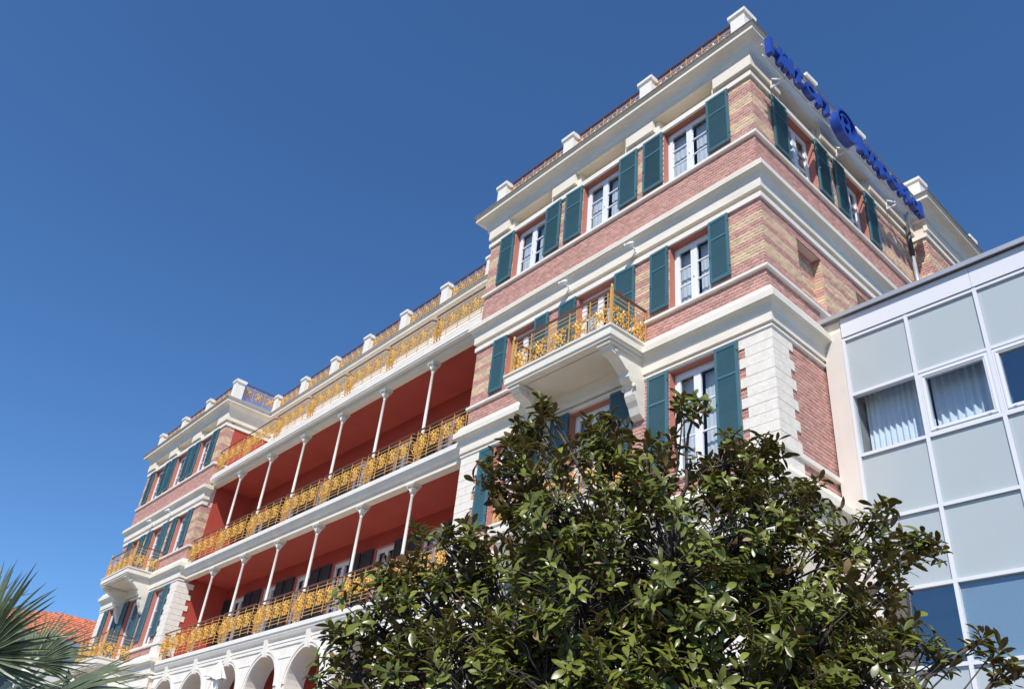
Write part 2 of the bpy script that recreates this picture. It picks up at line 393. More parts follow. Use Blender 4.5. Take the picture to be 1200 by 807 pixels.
# projecting rear bay of the side
mb = MB(); mb.box(ENDY+.014, 14, -STEP+.014, .3, 3.2, 19.3)
obj('rear_bay_wall', mb.mesh('rear_bay_wall', M['mortar']), hotel, rz=srot)
mb = MB(); bricks(mb, ENDY, 14, 16.35, 18.16, [], PT, front=-STEP, depth=.03); bricks(mb, ENDY, 14, 15.2, 16.25, [], red_rows(15.2, 16.25), front=-STEP)
obj('brick_facing', mb.mesh('brick_facing', [M['brick'], M['ybrick']]), hotel, rz=srot, kind='stuff')
mb = MB(); bricks(mb, side(ENDY)[0]+.02, side(ENDY)[0]+STEP, 16.35, 18.16, [], PT, front=ENDY-.012, depth=.03); bricks(mb, side(ENDY)[0]+.02, side(ENDY)[0]+STEP, 15.2, 16.25, [], red_rows(15.2, 16.25), front=ENDY-.012)
obj('brick_facing', mb.mesh('brick_facing', [M['brick'], M['ybrick']]), hotel, kind='stuff')
mb = MB(); mb.box(ENDY-.02, 14, -STEP-.1, -STEP+.01, 18.41, 18.8); obj('frieze_panel', mb.mesh('frieze_panel', M['cream']), hotel, rz=srot)
mb = MB(); mb.box(-W, -W+.36, .36, BACK+.4, 3.2, 19.3); obj('side_wall', mb.mesh('side_wall', M['cream']), hotel)
# roof slabs
mb = MB(); mb.box(-W+.1, -.4, .1, 13.5, 19.25, 19.34); p = obj('roof_deck', mb.mesh('roof_deck', M['metal']), hotel)
mb = MB(); mb.box(-W+.1, -.1, .1, 9, 19.25, 19.34); obj('roof_deck', mb.mesh('roof_deck', M['metal']), hotel, (LX, 0, 0))

# --- windows and shutters
def curtain_mesh(w, h, folds, amp, m, seed):
    r = random.Random(seed); mb = MB(); nx = folds*8; vs = []
    ph = [r.uniform(-.5, .5) for _ in range(folds+1)]
    for j in range(5):
        t = j/4
        for i in range(nx+1):
            u = i/nx; a = amp*(1-.35*t)*math.sin(2*math.pi*folds*u+ph[int(u*folds)]*.6)
            vs.append((u*w, a, t*h))
    fs = [(j*(nx+1)+i, j*(nx+1)+i+1, (j+1)*(nx+1)+i+1, (j+1)*(nx+1)+i) for j in range(4) for i in range(nx)]
    mb.add(vs, fs, 0, True); return mb.mesh('curtain', m)
_wc = {}
def window(parent, loc, rz, w, h, rows=3, depth=.17, door=False, reveal=True, curtain=True):
    key = (w, h, rows, door)
    if key not in _wc:
        fr = MB(); fw = .075; sw_ = .085
        for a, b, c, d in ((-w/2, -w/2+fw, 0, h), (w/2-fw, w/2, 0, h), (-w/2+fw, w/2-fw, h-fw, h), (-w/2+fw, w/2-fw, 0, fw)): fr.box(a, b, depth, depth+.07, c, d)
        panes = []
        for s in (-1, 1):
            x0, x1 = (-w/2+fw, -.0) if s < 0 else (0.0, w/2-fw)
            z0 = fw; z1 = h-fw; f0 = depth-.018; f1 = depth+.04
            kick = .55 if door else .08
            for a, b, c, d in ((x0+.002, x0+sw_, z0, z1), (x1-sw_, x1-.002, z0, z1), (x0+sw_, x1-sw_, z1-sw_, z1), (x0+sw_, x1-sw_, z0, z0+kick)): fr.box(a, b, f0, f1, c, d)
            pz0 = z0+kick; pz1 = z1-sw_; ph = (pz1-pz0)/rows
            for r in range(rows):
                if r: fr.box(x0+sw_, x1-sw_, f0+.012, f1-.008, pz0+r*ph-.014, pz0+r*ph+.014)
                panes.append((x0+sw_, pz0+r*ph, x1-x0-2*sw_, ph))
        # handle
        fr.box(-.012, .012, depth-.045, depth-.018, h*.42, h*.42+.11)
        pm = MB(); pw, ph = panes[0][2], panes[0][3]
        pm.add([(0, 0, 0), (pw, 0, 0), (pw, 0, ph), (0, 0, ph)], [(0, 1, 2, 3)])
        rv = MB(); t = .012
        rv.box(-w/2-.001, -w/2+t, .004, depth-.002, 0, h); rv.box(w/2-t, w/2+.001, .004, depth-.002, 0, h); rv.box(-w/2+t, w/2-t, .004, depth-.002, h-t, h+.001)
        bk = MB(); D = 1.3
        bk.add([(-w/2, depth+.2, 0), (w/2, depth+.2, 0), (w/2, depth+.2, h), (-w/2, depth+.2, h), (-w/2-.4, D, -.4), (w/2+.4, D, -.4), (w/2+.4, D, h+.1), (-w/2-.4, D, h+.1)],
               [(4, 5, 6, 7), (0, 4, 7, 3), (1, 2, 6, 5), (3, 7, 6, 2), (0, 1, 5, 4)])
        _wc[key] = (fr.mesh('window_frame', M['frame']), panes, pm.mesh('pane', M['glass']), rv.mesh('reveal', M['reveal']), bk.mesh('room_lining', M['dark']),
                    [curtain_mesh(w*.40, h-.2, 4, .007, M['drape'], i) for i in range(2)])
    fr, panes, pm, rv, bk, cu = _wc[key]
    o = obj('window', fr, parent, loc, rz)
    for a, z, _, _ in panes: obj('pane', pm, o, (a, depth+.012, z))
    if reveal: obj('reveal', rv, o)
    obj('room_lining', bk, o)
    if curtain:
        obj('curtain', cu[0], o, (-w/2+.05, depth+.17, .08)); obj('curtain', cu[1], o, (w/2-.05-w*.40, depth+.17, .08))
    return o
_sc = {}
def shutter(parent, loc, rz, w, h, m='shutter', tilt=0):
    key = (round(w, 3), round(h, 3), m)
    if key not in _sc:
        f = MB(); st = .062; t = .042
        mid = h*.66
        f.box(-w/2, -w/2+st, -t, 0, 0, h); f.box(w/2-st, w/2, -t, 0, 0, h)
        for a, b in ((0, .075), (h-.07, h), (mid, mid+.05)): f.box(-w/2+st, w/2-st, -t, 0, a, b)
        # strap hinges and catch
        for z in (.22, h-.22): f.box(w/2-.02, w/2+.012, -t-.012, -.01, z, z+.05)
        f.box(-w/2+.02, -w/2+.045, -t-.03, -t, h*.4, h*.4+.05)
        l = MB(); p = .036
        for a, b in ((.075, mid), (mid+.05, h-.07)):
            nS = int((b-a)/p); q = (b-a)/nS
            for i in range(nS):
                z = a+i*q
                l.add([(-w/2+st, -.036, z+.002), (w/2-st, -.036, z+.002), (w/2-st, -.0215, z+q+.003), (-w/2+st, -.0215, z+q+.003), (-w/2+st, -.03, z-.004), (w/2-st, -.03, z-.004)], [(0, 1, 2, 3), (0, 4, 5, 1)])
            l.add([(-w/2+st, -.008, a), (w/2-st, -.008, a), (w/2-st, -.008, b), (-w/2+st, -.008, b)], [(0, 1, 2, 3)])
        _sc[key] = (f.mesh('shutter_frame', M[m]), l.mesh('louvres', M[m]))
    o = obj('shutter', _sc[key][0], parent, loc, rz+tilt); obj('louvres', _sc[key][1], o, kind='stuff')
    return o
def opening(c, w, z0, z1, sw_, sz0, door=False, rows=3):
    sill = z0
    wing_parts.append(window(hotel, (c, 0, sill), 0, w, z1-sill, rows, door=door))
    sh = z1+.02-sz0
    for s in (-1, 1):
        wing_parts.append(shutter(hotel, (c+s*(w/2+sw_/2+.006), -.035, sz0), 0 if s > 0 else 0, sw_, sh, tilt=random.uniform(-.045, .045)))
for c in (-1.92, -4.75, -7.58): opening(c, 1.36, 16.36, 18.17, .63, 16.47)
for c in (-1.88, -7.5): opening(c, 1.12, 12.58, 14.34, .525, 12.69)
opening(-4.74, 1.31, 11.96, 14.34, .62, 12.02, True, 3)
for c in (-1.88, -7.5): opening(c, 1.18, 8.65, 11.0, .545, 8.92)
opening(-4.74, 1.31, 8.2, 11.0, .62, 8.25, True, 3)
# side windows
for c, w, s in ((2.06, 1.28, .62), (4.65, 1.04, .52)):
    px, py = side(c)
    window(hotel, (px, py, 16.36), srot, w, 1.81)
    for q in (-1, 1):
        qx, qy = side(c+q*(w/2+s/2+.006), .035)
        shutter(hotel, (qx, qy, 16.47), srot, s, 1.72, tilt=random.uniform(-.02, .02))

# --- pedestals and roof railings
pm = MB(); pm.box(-.205, .205, -.205, .205, 19.37, 20.42); PED = pm
pm.prism([(-.215, 20.38), (.215, 20.38), (.255, 20.43), (.255, 20.53), (-.255, 20.53), (-.255, 20.43)], 'x', -.255, .255)
pm.add([(-.255, -.255, 20.53), (.255, -.255, 20.53), (.255, .255, 20.53), (-.255, .255, 20.53), (0, 0, 20.60)], [(0, 1, 4), (1, 2, 4), (2, 3, 4), (3, 0, 4)])
ped_me = pm.mesh('pedestal', M['white'])
def flower_mesh(name, R, leaves=True):
    mb = MB(); t = .018
    def lobe(ang, r0, r1, w):
        c, s = math.cos(ang), math.sin(ang); rm = r0+(r1-r0)*.6
        P = lambda r, u, y: (c*r-s*u, y, s*r+c*u)
        mb.add([P(r0, 0, 0), P(rm, -w, 0), P(r1, 0, -t*.2), P(rm, w, 0), P(rm*.9, 0, -t), P(rm*.9, 0, t*.6)], [(0, 1, 4), (1, 2, 4), (2, 3, 4), (3, 0, 4), (1, 0, 5), (2, 1, 5), (3, 2, 5), (0, 3, 5)])
    for k in range(7): lobe(k*2*math.pi/7+.3, R*.12, R*.62, R*.22)
    mb.add([(math.cos(a*math.pi/3)*R*.22, -t*.9, math.sin(a*math.pi/3)*R*.22) for a in range(6)]+[(0, -t*1.9, 0), (0, t, 0)], [(a, (a+1) % 6, 6) for a in range(6)]+[((a+1) % 6, a, 7) for a in range(6)])
    if leaves:
        for k, a in enumerate((.75, 2.2, 3.9, 5.4)):
            lobe(a, R*.55, R*1.15, R*.16); lobe(a+.35, R*.7, R*1.25, R*.11); lobe(a-.32, R*.72, R*1.2, R*.10)
        for k in range(8): lobe(k*math.pi/4+.1, R*.62, R*(1.0 if k % 2 else .86), R*.085)
        for k in range(4):
            a = k*math.pi/2+.4; pts = []
            for i_ in range(8):
                t_ = i_/7; q = R*(.35+.8*t_-.35*max(0, t_-.6)); b_ = a+1.25*t_; pts.append((q*math.cos(b_), .004, q*math.sin(b_)))
            mb.tube(pts, R*.05, 4)
    return mb.mesh(name, M['gold'])
FL = flower_mesh('rosette', .235); FS = flower_mesh('rosette', .16); FR = flower_mesh('rosette', .20)
def scroll(mb, c, r, a0, turns, th, y=0, sgn=1):
    pts = []
    for i in range(9):
        t = i/8; a = a0+sgn*t*turns*2*math.pi; q = r*(1-.72*t); pts.append((c[0]+q*math.cos(a), y, c[1]+q*math.sin(a)))
    mb.tube(pts, th, 4)
def roof_rail(p, q, z0, z1, nfl, screen=True, me_cache={}):
    """parapet railing between two pedestals p,q (plan points)"""
    p = Vector(p); q = Vector(q); L = (q-p).length; d = (q-p)/L; rz = math.atan2(d.y, d.x)
    key = (round(L, 2), round(z1-z0, 2), nfl)
    H = z1-z0
    if key not in me_cache:
        b = MB(); h = MB(); s = MB()
        h.prism([(-.028, H-.03), (.028, H-.03), (.034, H-.005), (.0, H+.012), (-.034, H-.005)], 'x', 0, L)
        for z in (.06, H*.40, H*.85): b.box(0, L, -.009, .009, z-.009, z+.009)
        for i in range(nfl+1):
            x = min(max(i*L/nfl, .02), L-.02); b.box(x-.011, x+.011, -.011, .011, 0, H-.03)
        for i in range(nfl):
            a, c = i*L/nfl, (i+1)*L/nfl
            b.bar((a, 0, H*.40), (c, 0, H*.85), .012); b.bar((a, 0, H*.85), (c, 0, H*.40), .012)
            m = (a+c)/2
            for sg in (-1, 1): scroll(b, (m+sg*.2, H*.62), .085, 0 if sg > 0 else math.pi, .9, .009, 0, sg)
        s.box(.01, L-.01, .014, .018, .02, H-.05)
        me_cache[key] = (b.mesh('railing_bars', M['goldbar']), h.mesh('handrail', M['bronze']), s.mesh('screen', M['screen']))
    b, h, s = me_cache[key]
    o = obj('parapet_railing', b, hotel, (p.x, p.y, z0), rz); obj('handrail', h, o)
    if screen: obj('screen', s, o)
    for i in range(nfl): obj('rosette', FR, o, ((i+.5)*L/nfl, -.012, H*.63))
    return o
PX = [-.14, -3.13, -6.1, -9.1]
def peds_row(pts, rails, z1=20.56, nfl=5, screen=True):
    for x, y in pts: obj('pedestal', ped_me, hotel, (x, y, 0))
    for (x0, y0), (x1, y1) in rails: roof_rail((x0, y0), (x1, y1), 19.40, z1, nfl, screen)
for ox in (0, LX):
    pts = [(x+ox, .08) for x in PX]
    peds_row(pts, [((pts[i+1][0]+.2, .08), (pts[i][0]-.2, .08)) for i in range(3)])
s2 = [side(2.85, -.08), side(5.4, -.08), (side(8.35)[0]+STEP-.1, 8.35), (side(11.8)[0]+STEP-.1, 11.8)]
peds_row(s2, [((-.14, .28), (s2[0][0], s2[0][1]-.2)), ((s2[0][0], s2[0][1]+.2), (s2[1][0], s2[1][1]-.2)), ((s2[1][0], s2[1][1]+.2), (side(8.1)[0]-.08, 8.15)), ((s2[2][0], s2[2][1]+.2), (s2[3][0], s2[3][1]-.2))], nfl=4)
peds_row([], [((LX-.14, .28), (LX-.14, BACK-.15))], nfl=3)
mp = [(-W-BAY*k, BACK-.02) for k in range(1, 7)]+[(LX-.02, BACK-.02)]
peds_row(mp, [((mp[i+1][0]+.2, BACK-.02), (mp[i][0]-.2, BACK-.02)) for i in range(6)]+[((mp[0][0]+.2, BACK-.02), (-W+.05, BACK-.02))], screen=False)

# --- central block
zf = {1: 7.82, 2: 11.63, 3: 15.72}
DOORX = [-W-BAY*(k+.5) for k in range(7)]
cb = [(x-.62, x+.62, 7.83, 10.72) for x in DOORX]+[(x-.62, x+.62, 11.64, 14.5) for x in DOORX]
mb = MB(); wall(mb, LX, -W, 3.2, 15.72, cb, BACK, BACK+.3); obj('gallery_back_wall', mb.mesh('gallery_back_wall', M['red']), hotel)
dt = [(x-.6, x+.6, 15.73, 17.9) for x in DOORX]
mb = MB(); wall(mb, LX, -W, 15.725, 19.3, dt, BACK, BACK+.3); obj('attic_wall', mb.mesh('attic_wall', M['cream']), hotel)
for k in range(1, 7):
    mb = MB(); mb.box(-W-BAY*k-.24, -W-BAY*k+.24, BACK-.05, BACK-.002, 15.73, 18.4); obj('pilaster', mb.mesh('pilaster', M['white']), hotel)
for x in DOORX:
    window(hotel, (x, BACK, 7.83), 0, 1.24, 2.89, 3, .1, True, True)
    window(hotel, (x, BACK, 11.64), 0, 1.24, 2.86, 3, .1, True, True)
    window(hotel, (x, BACK, 15.73), 0, 1.2, 2.17, 3, .1, True, True)
    for s in (-1, 1):
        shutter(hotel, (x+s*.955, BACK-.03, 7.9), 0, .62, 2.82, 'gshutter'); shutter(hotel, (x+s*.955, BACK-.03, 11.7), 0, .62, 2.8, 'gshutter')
mainpath = [(LX-.05, BACK), (-W+.05, BACK)]
for nm, pr, m in (('crown_cornice', prof_corn1(), 'cornice'), ('flashing', [(.30, 19.372), (.475, 19.36), (.49, 19.335), (.50, 19.345), (.48, 19.385), (.30, 19.395)], 'metal'), ('architrave', rect(.055, 18.165, 18.305), 'white')):
    mb = MB(); mb.sweep(mainpath, pr); obj(nm, mb.mesh(nm, M[m]), hotel)
mb = MB(); mb.box(LX, -W, BACK+.05, 9, 19.25, 19.35); obj('roof_deck', mb.mesh('roof_deck', M['metal']), hotel)
# gallery slabs: front edge profile, red soffit
def slab(z, ceil):
    mb = MB(); x0, x1 = LX+.02, -W-.02
    if ceil:
        pr = [(BACK-.005, z-.16), (BACK-.005, z), (.05, z), (.05, z-.085), (.10, z-.10), (.10, z-.15), (.0, z-.165), (.0, z-.285), (.02, z-.30), (.03, z-.345), (.50, z-.345), (.50, z-.16)]
    else:
        pr = None
    pr = pr or [(BACK-.005, z-.16), (BACK-.005, z), (.0, z), (.0, z-.145), (.03, z-.155), (.05, z-.20), (.10, z-.28), (.17, z-.33), (.17, z-.345), (.50, z-.345), (.50, z-.16)]
    mb.prism(pr, 'x', x0, x1); obj('gallery_slab', mb.mesh('gallery_slab', M['white']), hotel)
    mb = MB(); mb.box(x0, x1, .20, .46, z-.50, z-.3455); obj('gallery_beam', mb.mesh('gallery_beam', M['cream']), hotel)
    mb = MB(); mb.box(x0, x1, .465, BACK-.002, z-.40, z-.165); obj('gallery_ceiling', mb.mesh('gallery_ceiling', M['red']), hotel)
slab(zf[3], 1); slab(zf[2], 0)
# dark strips set into the groove of the terrace edge, one per bay
for k in range(7):
    mb = MB(); x = -W-BAY*(k+.5)
    mb.box(x-.28, x+.28, .085, .098, zf[3]-.145, zf[3]-.105); obj('groove_strip', mb.mesh('groove_strip', M['dkmetal']), hotel)
# columns
cm = MB(); CY = .33
def column(z0, z1):
    mb = MB(); H = z1-z0
    mb.box(-.11, .11, -.11, .11, 0, .10)
    mb.lathe([(.10, .10), (.105, .13), (.085, .16), (.09, .19), (.056, .22), (.053, .5), (.049, H*.5), (.043, H-.36), (.054, H-.345), (.054, H-.325), (.044, H-.31), (.05, H-.27), (.075, H-.2), (.10, H-.13), (.125, H-.085)], n=14)
    for k in range(8):
        a = k*math.pi/4+math.pi/8; c, s = math.cos(a), math.sin(a)
        mb.tube([(c*.055, s*.055, H-.29), (c*.075, s*.075, H-.21), (c*.115, s*.115, H-.15), (c*.135, s*.135, H-.165)], [.02, .026, .022, .01], 5)
    for k in range(4):
        a = k*math.pi/2+math.pi/4; c, s = math.cos(a), math.sin(a)
        mb.tube([(c*.08, s*.08, H-.2), (c*.14, s*.14, H-.11), (c*.185, s*.185, H-.085), (c*.18, s*.18, H-.12), (c*.16, s*.16, H-.115)], [.02, .024, .024, .022, .012], 6)
    mb.box(-.15, .15, -.15, .15, H-.075, H-.045); mb.box(-.165, .165, -.165, .165, H-.045, H)
    return mb.mesh('column', M['white'])
c1 = column(zf[1], zf[2]-.50); c2 = column(zf[2], zf[3]-.50)
for k in range(1, 7):
    obj('column', c1, hotel, (-W-BAY*k, CY, zf[1])); obj('column', c2, hotel, (-W-BAY*k, CY, zf[2]))
# basket railings between the columns
def basket():
    w = BAY-.16; H = .98; n_ = 4; d = .27; r = .10
    b = MB(); h = MB()
    # plan outline: back at column, forward with rounded corners
    out = [(-w/2, d)]
    for k in range(5): a = math.pi+k/4*math.pi/2; out.append((-w/2+r+r*math.cos(a), r+r*math.sin(a)))
    for k in range(5): a = 1.5*math.pi+k/4*math.pi/2; out.append((w/2-r+r*math.cos(a), r+r*math.sin(a)))
    out.append((w/2, d))
    h.tube([(x, y, H) for x, y in out], .026, 6)
    for z in (.09, .20, .30, .74, .86):
        for i in range(len(out)-1): b.bar((*out[i], z), (*out[i+1], z), .014)
    fx = -w/2+r; fw = w-2*r
    for i in range(n_+1): x = fx+i*fw/n_; b.box(x-.009, x+.009, -.009, .009, .03, H-.02)
    for s in (-1, 1):
        for y in (d-.02, d*.6): b.box(s*w/2-.012, s*w/2+.012, y-.012, y+.012, .03, H-.02)
        # scrolls of the returns
        b.bar((s*w/2, d-.02, .30), (s*w/2, r, .74), .014); b.bar((s*w/2, d-.02, .74), (s*w/2, r, .30), .014)
    for i in range(n_):
        a, c = fx+i*fw/n_, fx+(i+1)*fw/n_; m = (a+c)/2
        for p_, q_ in (((a, .30), (m, .74)), ((m, .74), (c, .30)), ((a, .74), (m, .30)), ((m, .30), (c, .74))): b.bar((p_[0], 0, p_[1]), (q_[0], 0, q_[1]), .010)
        for sx in (-1, 1):
            for sz in (-1, 1): scroll(b, (m+sx*.16, .52+sz*.15), .07, math.pi/2*sz, .8, .010, -.004, sx*sz)
    return b.mesh('railing_bars', M['goldbar']), h.mesh('handrail', M['bronze']), [(fx+(i+.5)*fw/n_, .52) for i in range(n_)], w, d
BK = basket(); RY = .07
sidefl = FS
for lv in (1, 2, 3):
    for x in DOORX:
        o = obj('gallery_railing', BK[0], hotel, (x, RY, zf[lv]+.09)); obj('handrail', BK[1], o)
        for fx, fz in BK[2]: obj('rosette', FL, o, (fx, -.014, fz))
        for s in (-1, 1): obj('rosette', FS, o, (s*BK[3]/2, .15, .52), math.pi/2)

# --- left wing side wall towards the galleries
mb = MB(); mb.box(LX-.36, LX-.012, .36, BACK+.3, 3.2, 19.3); obj('side_wall', mb.mesh('side_wall', M['mortar']), hotel)
mb = MB(); mb.box(LX-.012, LX-.0, .42, BACK, 7.8, 18.16); obj('red_side_render', mb.mesh('red_side_render', M['red']), hotel)
mb = MB(); bricks(mb, 0, .42, 16.35, 18.16, [], PT); bricks(mb, 0, .42, 15.73, 16.25, [], red_rows(15.73, 16.25)); bricks(mb, 0, .42, 12.57, 14.36, [], P2); bricks(mb, 0, .42, 11.93, 12.48, [], red_rows(11.93, 12.48))
obj('brick_facing', mb.mesh('brick_facing', [M['brick'], M['ybrick']]), hotel, (LX, 0, 0), math.pi/2, kind='stuff')
mb = MB(); mb.box(LX-.2, LX, .003, BACK, 18.16, 19.3); obj('frieze_wall', mb.mesh('frieze_wall', M['cream']), hotel)
mb = MB(); mb.box(LX, LX+.118, .002, BACK, 18.41, 18.79); obj('frieze_panel', mb.mesh('frieze_panel', M['cream']), hotel)

# --- arcade at ground floor
AY = .20; AD = .62; AC = 6.12; AR = .98
def arch_bay():
    mb = MB(); x0, x1 = -BAY/2, BAY/2; top = 7.36; n_ = 20; zb = 3.2
    pts = [(AR*math.cos(math.pi-k/n_*math.pi), AC+AR*math.sin(math.pi-k/n_*math.pi)) for k in range(n_+1)]
    inner = [(-AR, zb)]+pts+[(AR, zb)]
    # outer boundary matched point by point
    def outer(i):
        if i == 0: return (x0, zb)
        if i == len(inner)-1: return (x1, zb)
        x, z = inner[i]
        if i == 1: return (x0, AC)
        if i == len(inner)-2: return (x1, AC)
        dx, dz = x, z-AC; t = min((x1/abs(dx)) if abs(dx) > 1e-6 else 99, (top-AC)/dz if dz > 1e-6 else 99)
        return (dx*t, AC+dz*t)
    out = [outer(i) for i in range(len(inner))]
    for y in (AY, AY+AD):
        vs = [(x, y, z) for x, z in inner]+[(x, y, z) for x, z in out]; N = len(inner)
        mb.add(vs, [(i, i+1, N+i+1, N+i) for i in range(N-1)])
        # corner fill
        for s in (-1, 1):
            idx = [i for i in range(N) if abs(out[i][0]-s*x1) < 1e-6]; j = idx[-1] if s < 0 else idx[0]; k = j+1 if s < 0 else j-1
            mb.add([(out[j][0], y, out[j][1]), (s*x1, y, top), (out[k][0], y, out[k][1])], [(0, 1, 2)])
    N = len(inner)
    mb.add([(x, AY, z) for x, z in inner]+[(x, AY+AD, z) for x, z in inner], [(i, i+1, N+i+1, N+i) for i in range(N-1)])
    mb.add([(x0, AY, top), (x1, AY, top), (x1, AY+AD, top), (x0, AY+AD, top)], [(0, 1, 2, 3)])
    # string course with a break at the arch
    for s in (-1, 1):
        a, b = sorted((s*BAY/2, s*.16)); mb.box(a, b, AY-.035, AY-.001, 7.26, 7.35)
        a, b = sorted((s*BAY/2, s*.78)); mb.box(a, b, AY-.02, AY-.001, 6.90, 6.94)
    return mb.mesh('arcade_wall', M['white'])
am = arch_bay()
ao = MB()
for r0, r1, d in ((AR+.01, AR+.09, .03), (AR+.095, AR+.17, .055)):
    n_ = 24; vs = []
    for k in range(n_+1):
        a = math.pi-k/n_*math.pi; c, s = math.cos(a), math.sin(a)
        vs += [(c*r0, AY-.001, AC+s*r0), (c*r0, AY-d, AC+s*r0), (c*r1, AY-d, AC+s*r1), (c*r1, AY-.001, AC+s*r1)]
    ao.add(vs, [(k*4+i, k*4+4+i, k*4+4+(i+1) % 4, k*4+(i+1) % 4) for k in range(n_) for i in range(4)])
ao = ao.mesh('archivolt', M['white'])
ks = MB(); ks.add([(-.085, AY-.10, 7.04), (.085, AY-.10, 7.04), (.125, AY-.13, 7.62), (-.125, AY-.13, 7.62), (-.085, AY, 7.04), (.085, AY, 7.04), (.125, AY, 7.62), (-.125, AY, 7.62)], [(0, 3, 2, 1), (4, 5, 6, 7), (0, 1, 5, 4), (1, 2, 6, 5), (2, 3, 7, 6), (3, 0, 4, 7)])
ks = ks.mesh('keystone', M['white'])
for x in DOORX:
    o = obj('arcade_bay', am, hotel, (x, 0, 0)); obj('archivolt', ao, o); obj('keystone', ks, o)
mb = MB(); z = zf[1]
pr = [(BACK-.004, z-.40), (BACK-.004, z), (.0, z), (.0, z-.13), (.03, z-.14), (.04, z-.20), (.09, z-.30), (.15, z-.34), (.15, z-.455), (AY+AD, z-.455), (AY+AD, z-.40)]
mb.prism(pr, 'x', LX+.02, -W-.02); obj('gallery_slab', mb.mesh('gallery_slab', M['white']), hotel)
mb = MB(); mb.box(LX+.02, -W-.02, AY+AD+.005, BACK-.004, 7.30, 7.415); obj('gallery_ceiling', mb.mesh('gallery_ceiling', M['red']), hotel)

# --- balconies
def console_poly(): # (y out, z) profile, drawn against the wall face at y=0
    return [(0, 0), (-1.13, 0), (-1.13, -.10), (-1.08, -.12), (-1.05, -.20), (-.95, -.23), (-.84, -.25), (-.72, -.33), (-.62, -.42), (-.52, -.46), (-.50, -.52), (-.52, -.58), (-.46, -.66), (-.38, -.69), (-.34, -.78), (-.33, -.92), (-.27, -1.05), (-.20, -1.16), (-.14, -1.32), (-.04, -1.40), (0, -1.40)]
def balcony(zt, ox):
    x0, x1, yf = -6.44, -2.98, -1.27; R_ = []
    mb = MB()
    pr = [(0.0, zt-.32), (0.0, zt-.27), (.035, zt-.25), (.035, zt-.07), (.065, zt-.05), (.065, zt), (-.2, zt), (-.2, zt-.32)]
    path = [(x0+.06, 0.01), (x0+.06, yf+.06), (x1-.06, yf+.06), (x1-.06, 0.01)]
    mb.sweep(path, pr); mb.box(x0+.2, x1-.2, yf+.2, .01, zt-.30, zt-.01)
    s = obj('balcony', mb.mesh('balcony', M['cornice']), hotel, (ox, 0, 0))
    # panelled underside
    mb = MB(); mb.box(x0+.55, x1-.55, -.99, -.16, zt-.335, zt-.301); obj('soffit_panel', mb.mesh('soffit_panel', M['cream']), s)
    mb = MB(); mb.prism([(y*1.0, z_+zt-.325) for y, z_ in console_poly()], 'x', -.14, .14)
    mb.box(-.19, .19, -1.17, -.01, zt-.40, zt-.327)
    for e in (-1, 1):
        for (y, z_, r) in ((-.9, -.14, .07), (-.36, -.76, .055)): mb.tube([(e*.135, y, z_+zt-.325), (e*.165, y, z_+zt-.325)], r, 12)
    me = mb.mesh('console', M['cornice'])
    for x in (-3.28, -6.14): obj('console', me, s, (x, 0, 0))
    # railing
    b = MB(); h = MB(); zb = zt+.005; H = .98
    a0, a1, yr = x0+.12, x1-.12, yf+.12
    for x in (a0, a1):
        b.box(x-.028, x+.028, yr-.028, yr+.028, zb, zb+H+.03)
        b.lathe([(.034, zb+H+.03), (.04, zb+H+.05), (.02, zb+H+.065), (.036, zb+H+.09), (.03, zb+H+.125), (.005, zb+H+.15)], (x, yr), 8)
        b.box(x-.014, x+.014, -.06, -.032, zb, zb+H)
    h.box(a0+.03, a1-.03, yr-.026, yr+.026, zb+H-.03, zb+H+.005)
    for x in (a0, a1): h.box(x-.026, x+.026, yr+.03, -.03, zb+H-.03, zb+H+.005)
    runs = [(lambda u: (a0+u*(a1-a0), yr), 5, a1-a0), (lambda u: (a1, yr+u*(-.05-yr)), 2, -.05-yr), (lambda u: (a0, yr+u*(-.05-yr)), 2, -.05-yr)]
    fl = []
    for f, n_, L in runs:
        for z in (.07, .62, .745, .855): b.bar((*f(0), zb+z), (*f(1), zb+z), .014)
        for i in range(n_):
            u0, u1 = i/n_, (i+1)/n_
            if i: p = f(u0); b.box(p[0]-.011, p[0]+.011, p[1]-.011, p[1]+.011, zb, zb+H-.02)
            b.bar((*f(u0), zb+.07), (*f(u1), zb+.62), .012); b.bar((*f(u0), zb+.62), (*f(u1), zb+.07), .012)
            um = (u0+u1)/2; pa, pb = Vector((*f(u0), 0)), Vector((*f(u1), 0))
            for sx in (.16, .84):
                for sz in (.2, .52):
                    c_ = pa.lerp(pb, sx); dr = (pb-pa).normalized(); pts = []
                    for i_ in range(9):
                        a_ = (0 if sx > .5 else math.pi)+i_/8*5.2*(1 if sz > .4 else -1); q_ = .085*(1-.7*i_/8); pts.append(c_+dr*q_*math.cos(a_)+Vector((0, 0, zb+sz+q_*math.sin(a_))))
                    b.tube(pts, .010, 4)
            fl.append((*f(um), zb+.36, 0 if n_ == 5 else math.pi/2))
    # extra upright pair beside the posts
    for u in (.035, .965): p = runs[0][0](u); b.box(p[0]-.009, p[0]+.009, p[1]-.009, p[1]+.009, zb, zb+H-.02)
    r = obj('balcony_railing', b.mesh('balcony_railing', M['goldbar']), hotel, (ox, 0, 0)); obj('handrail', h.mesh('handrail', M['bronze']), r)
    for x, y, z_, rz in fl: obj('rosette', FLB, r, (x+(.014 if rz else 0), y-(0 if rz else .014), z_), rz)
FLB = flower_mesh('rosette', .235)
for ox in (0, LX):
    balcony(11.85, ox); balcony(8.12, ox)

# --- copy the wing's front elements to the far wing
for o in list(wing_parts): copy_tree(o, hotel, (LX, 0, 0))

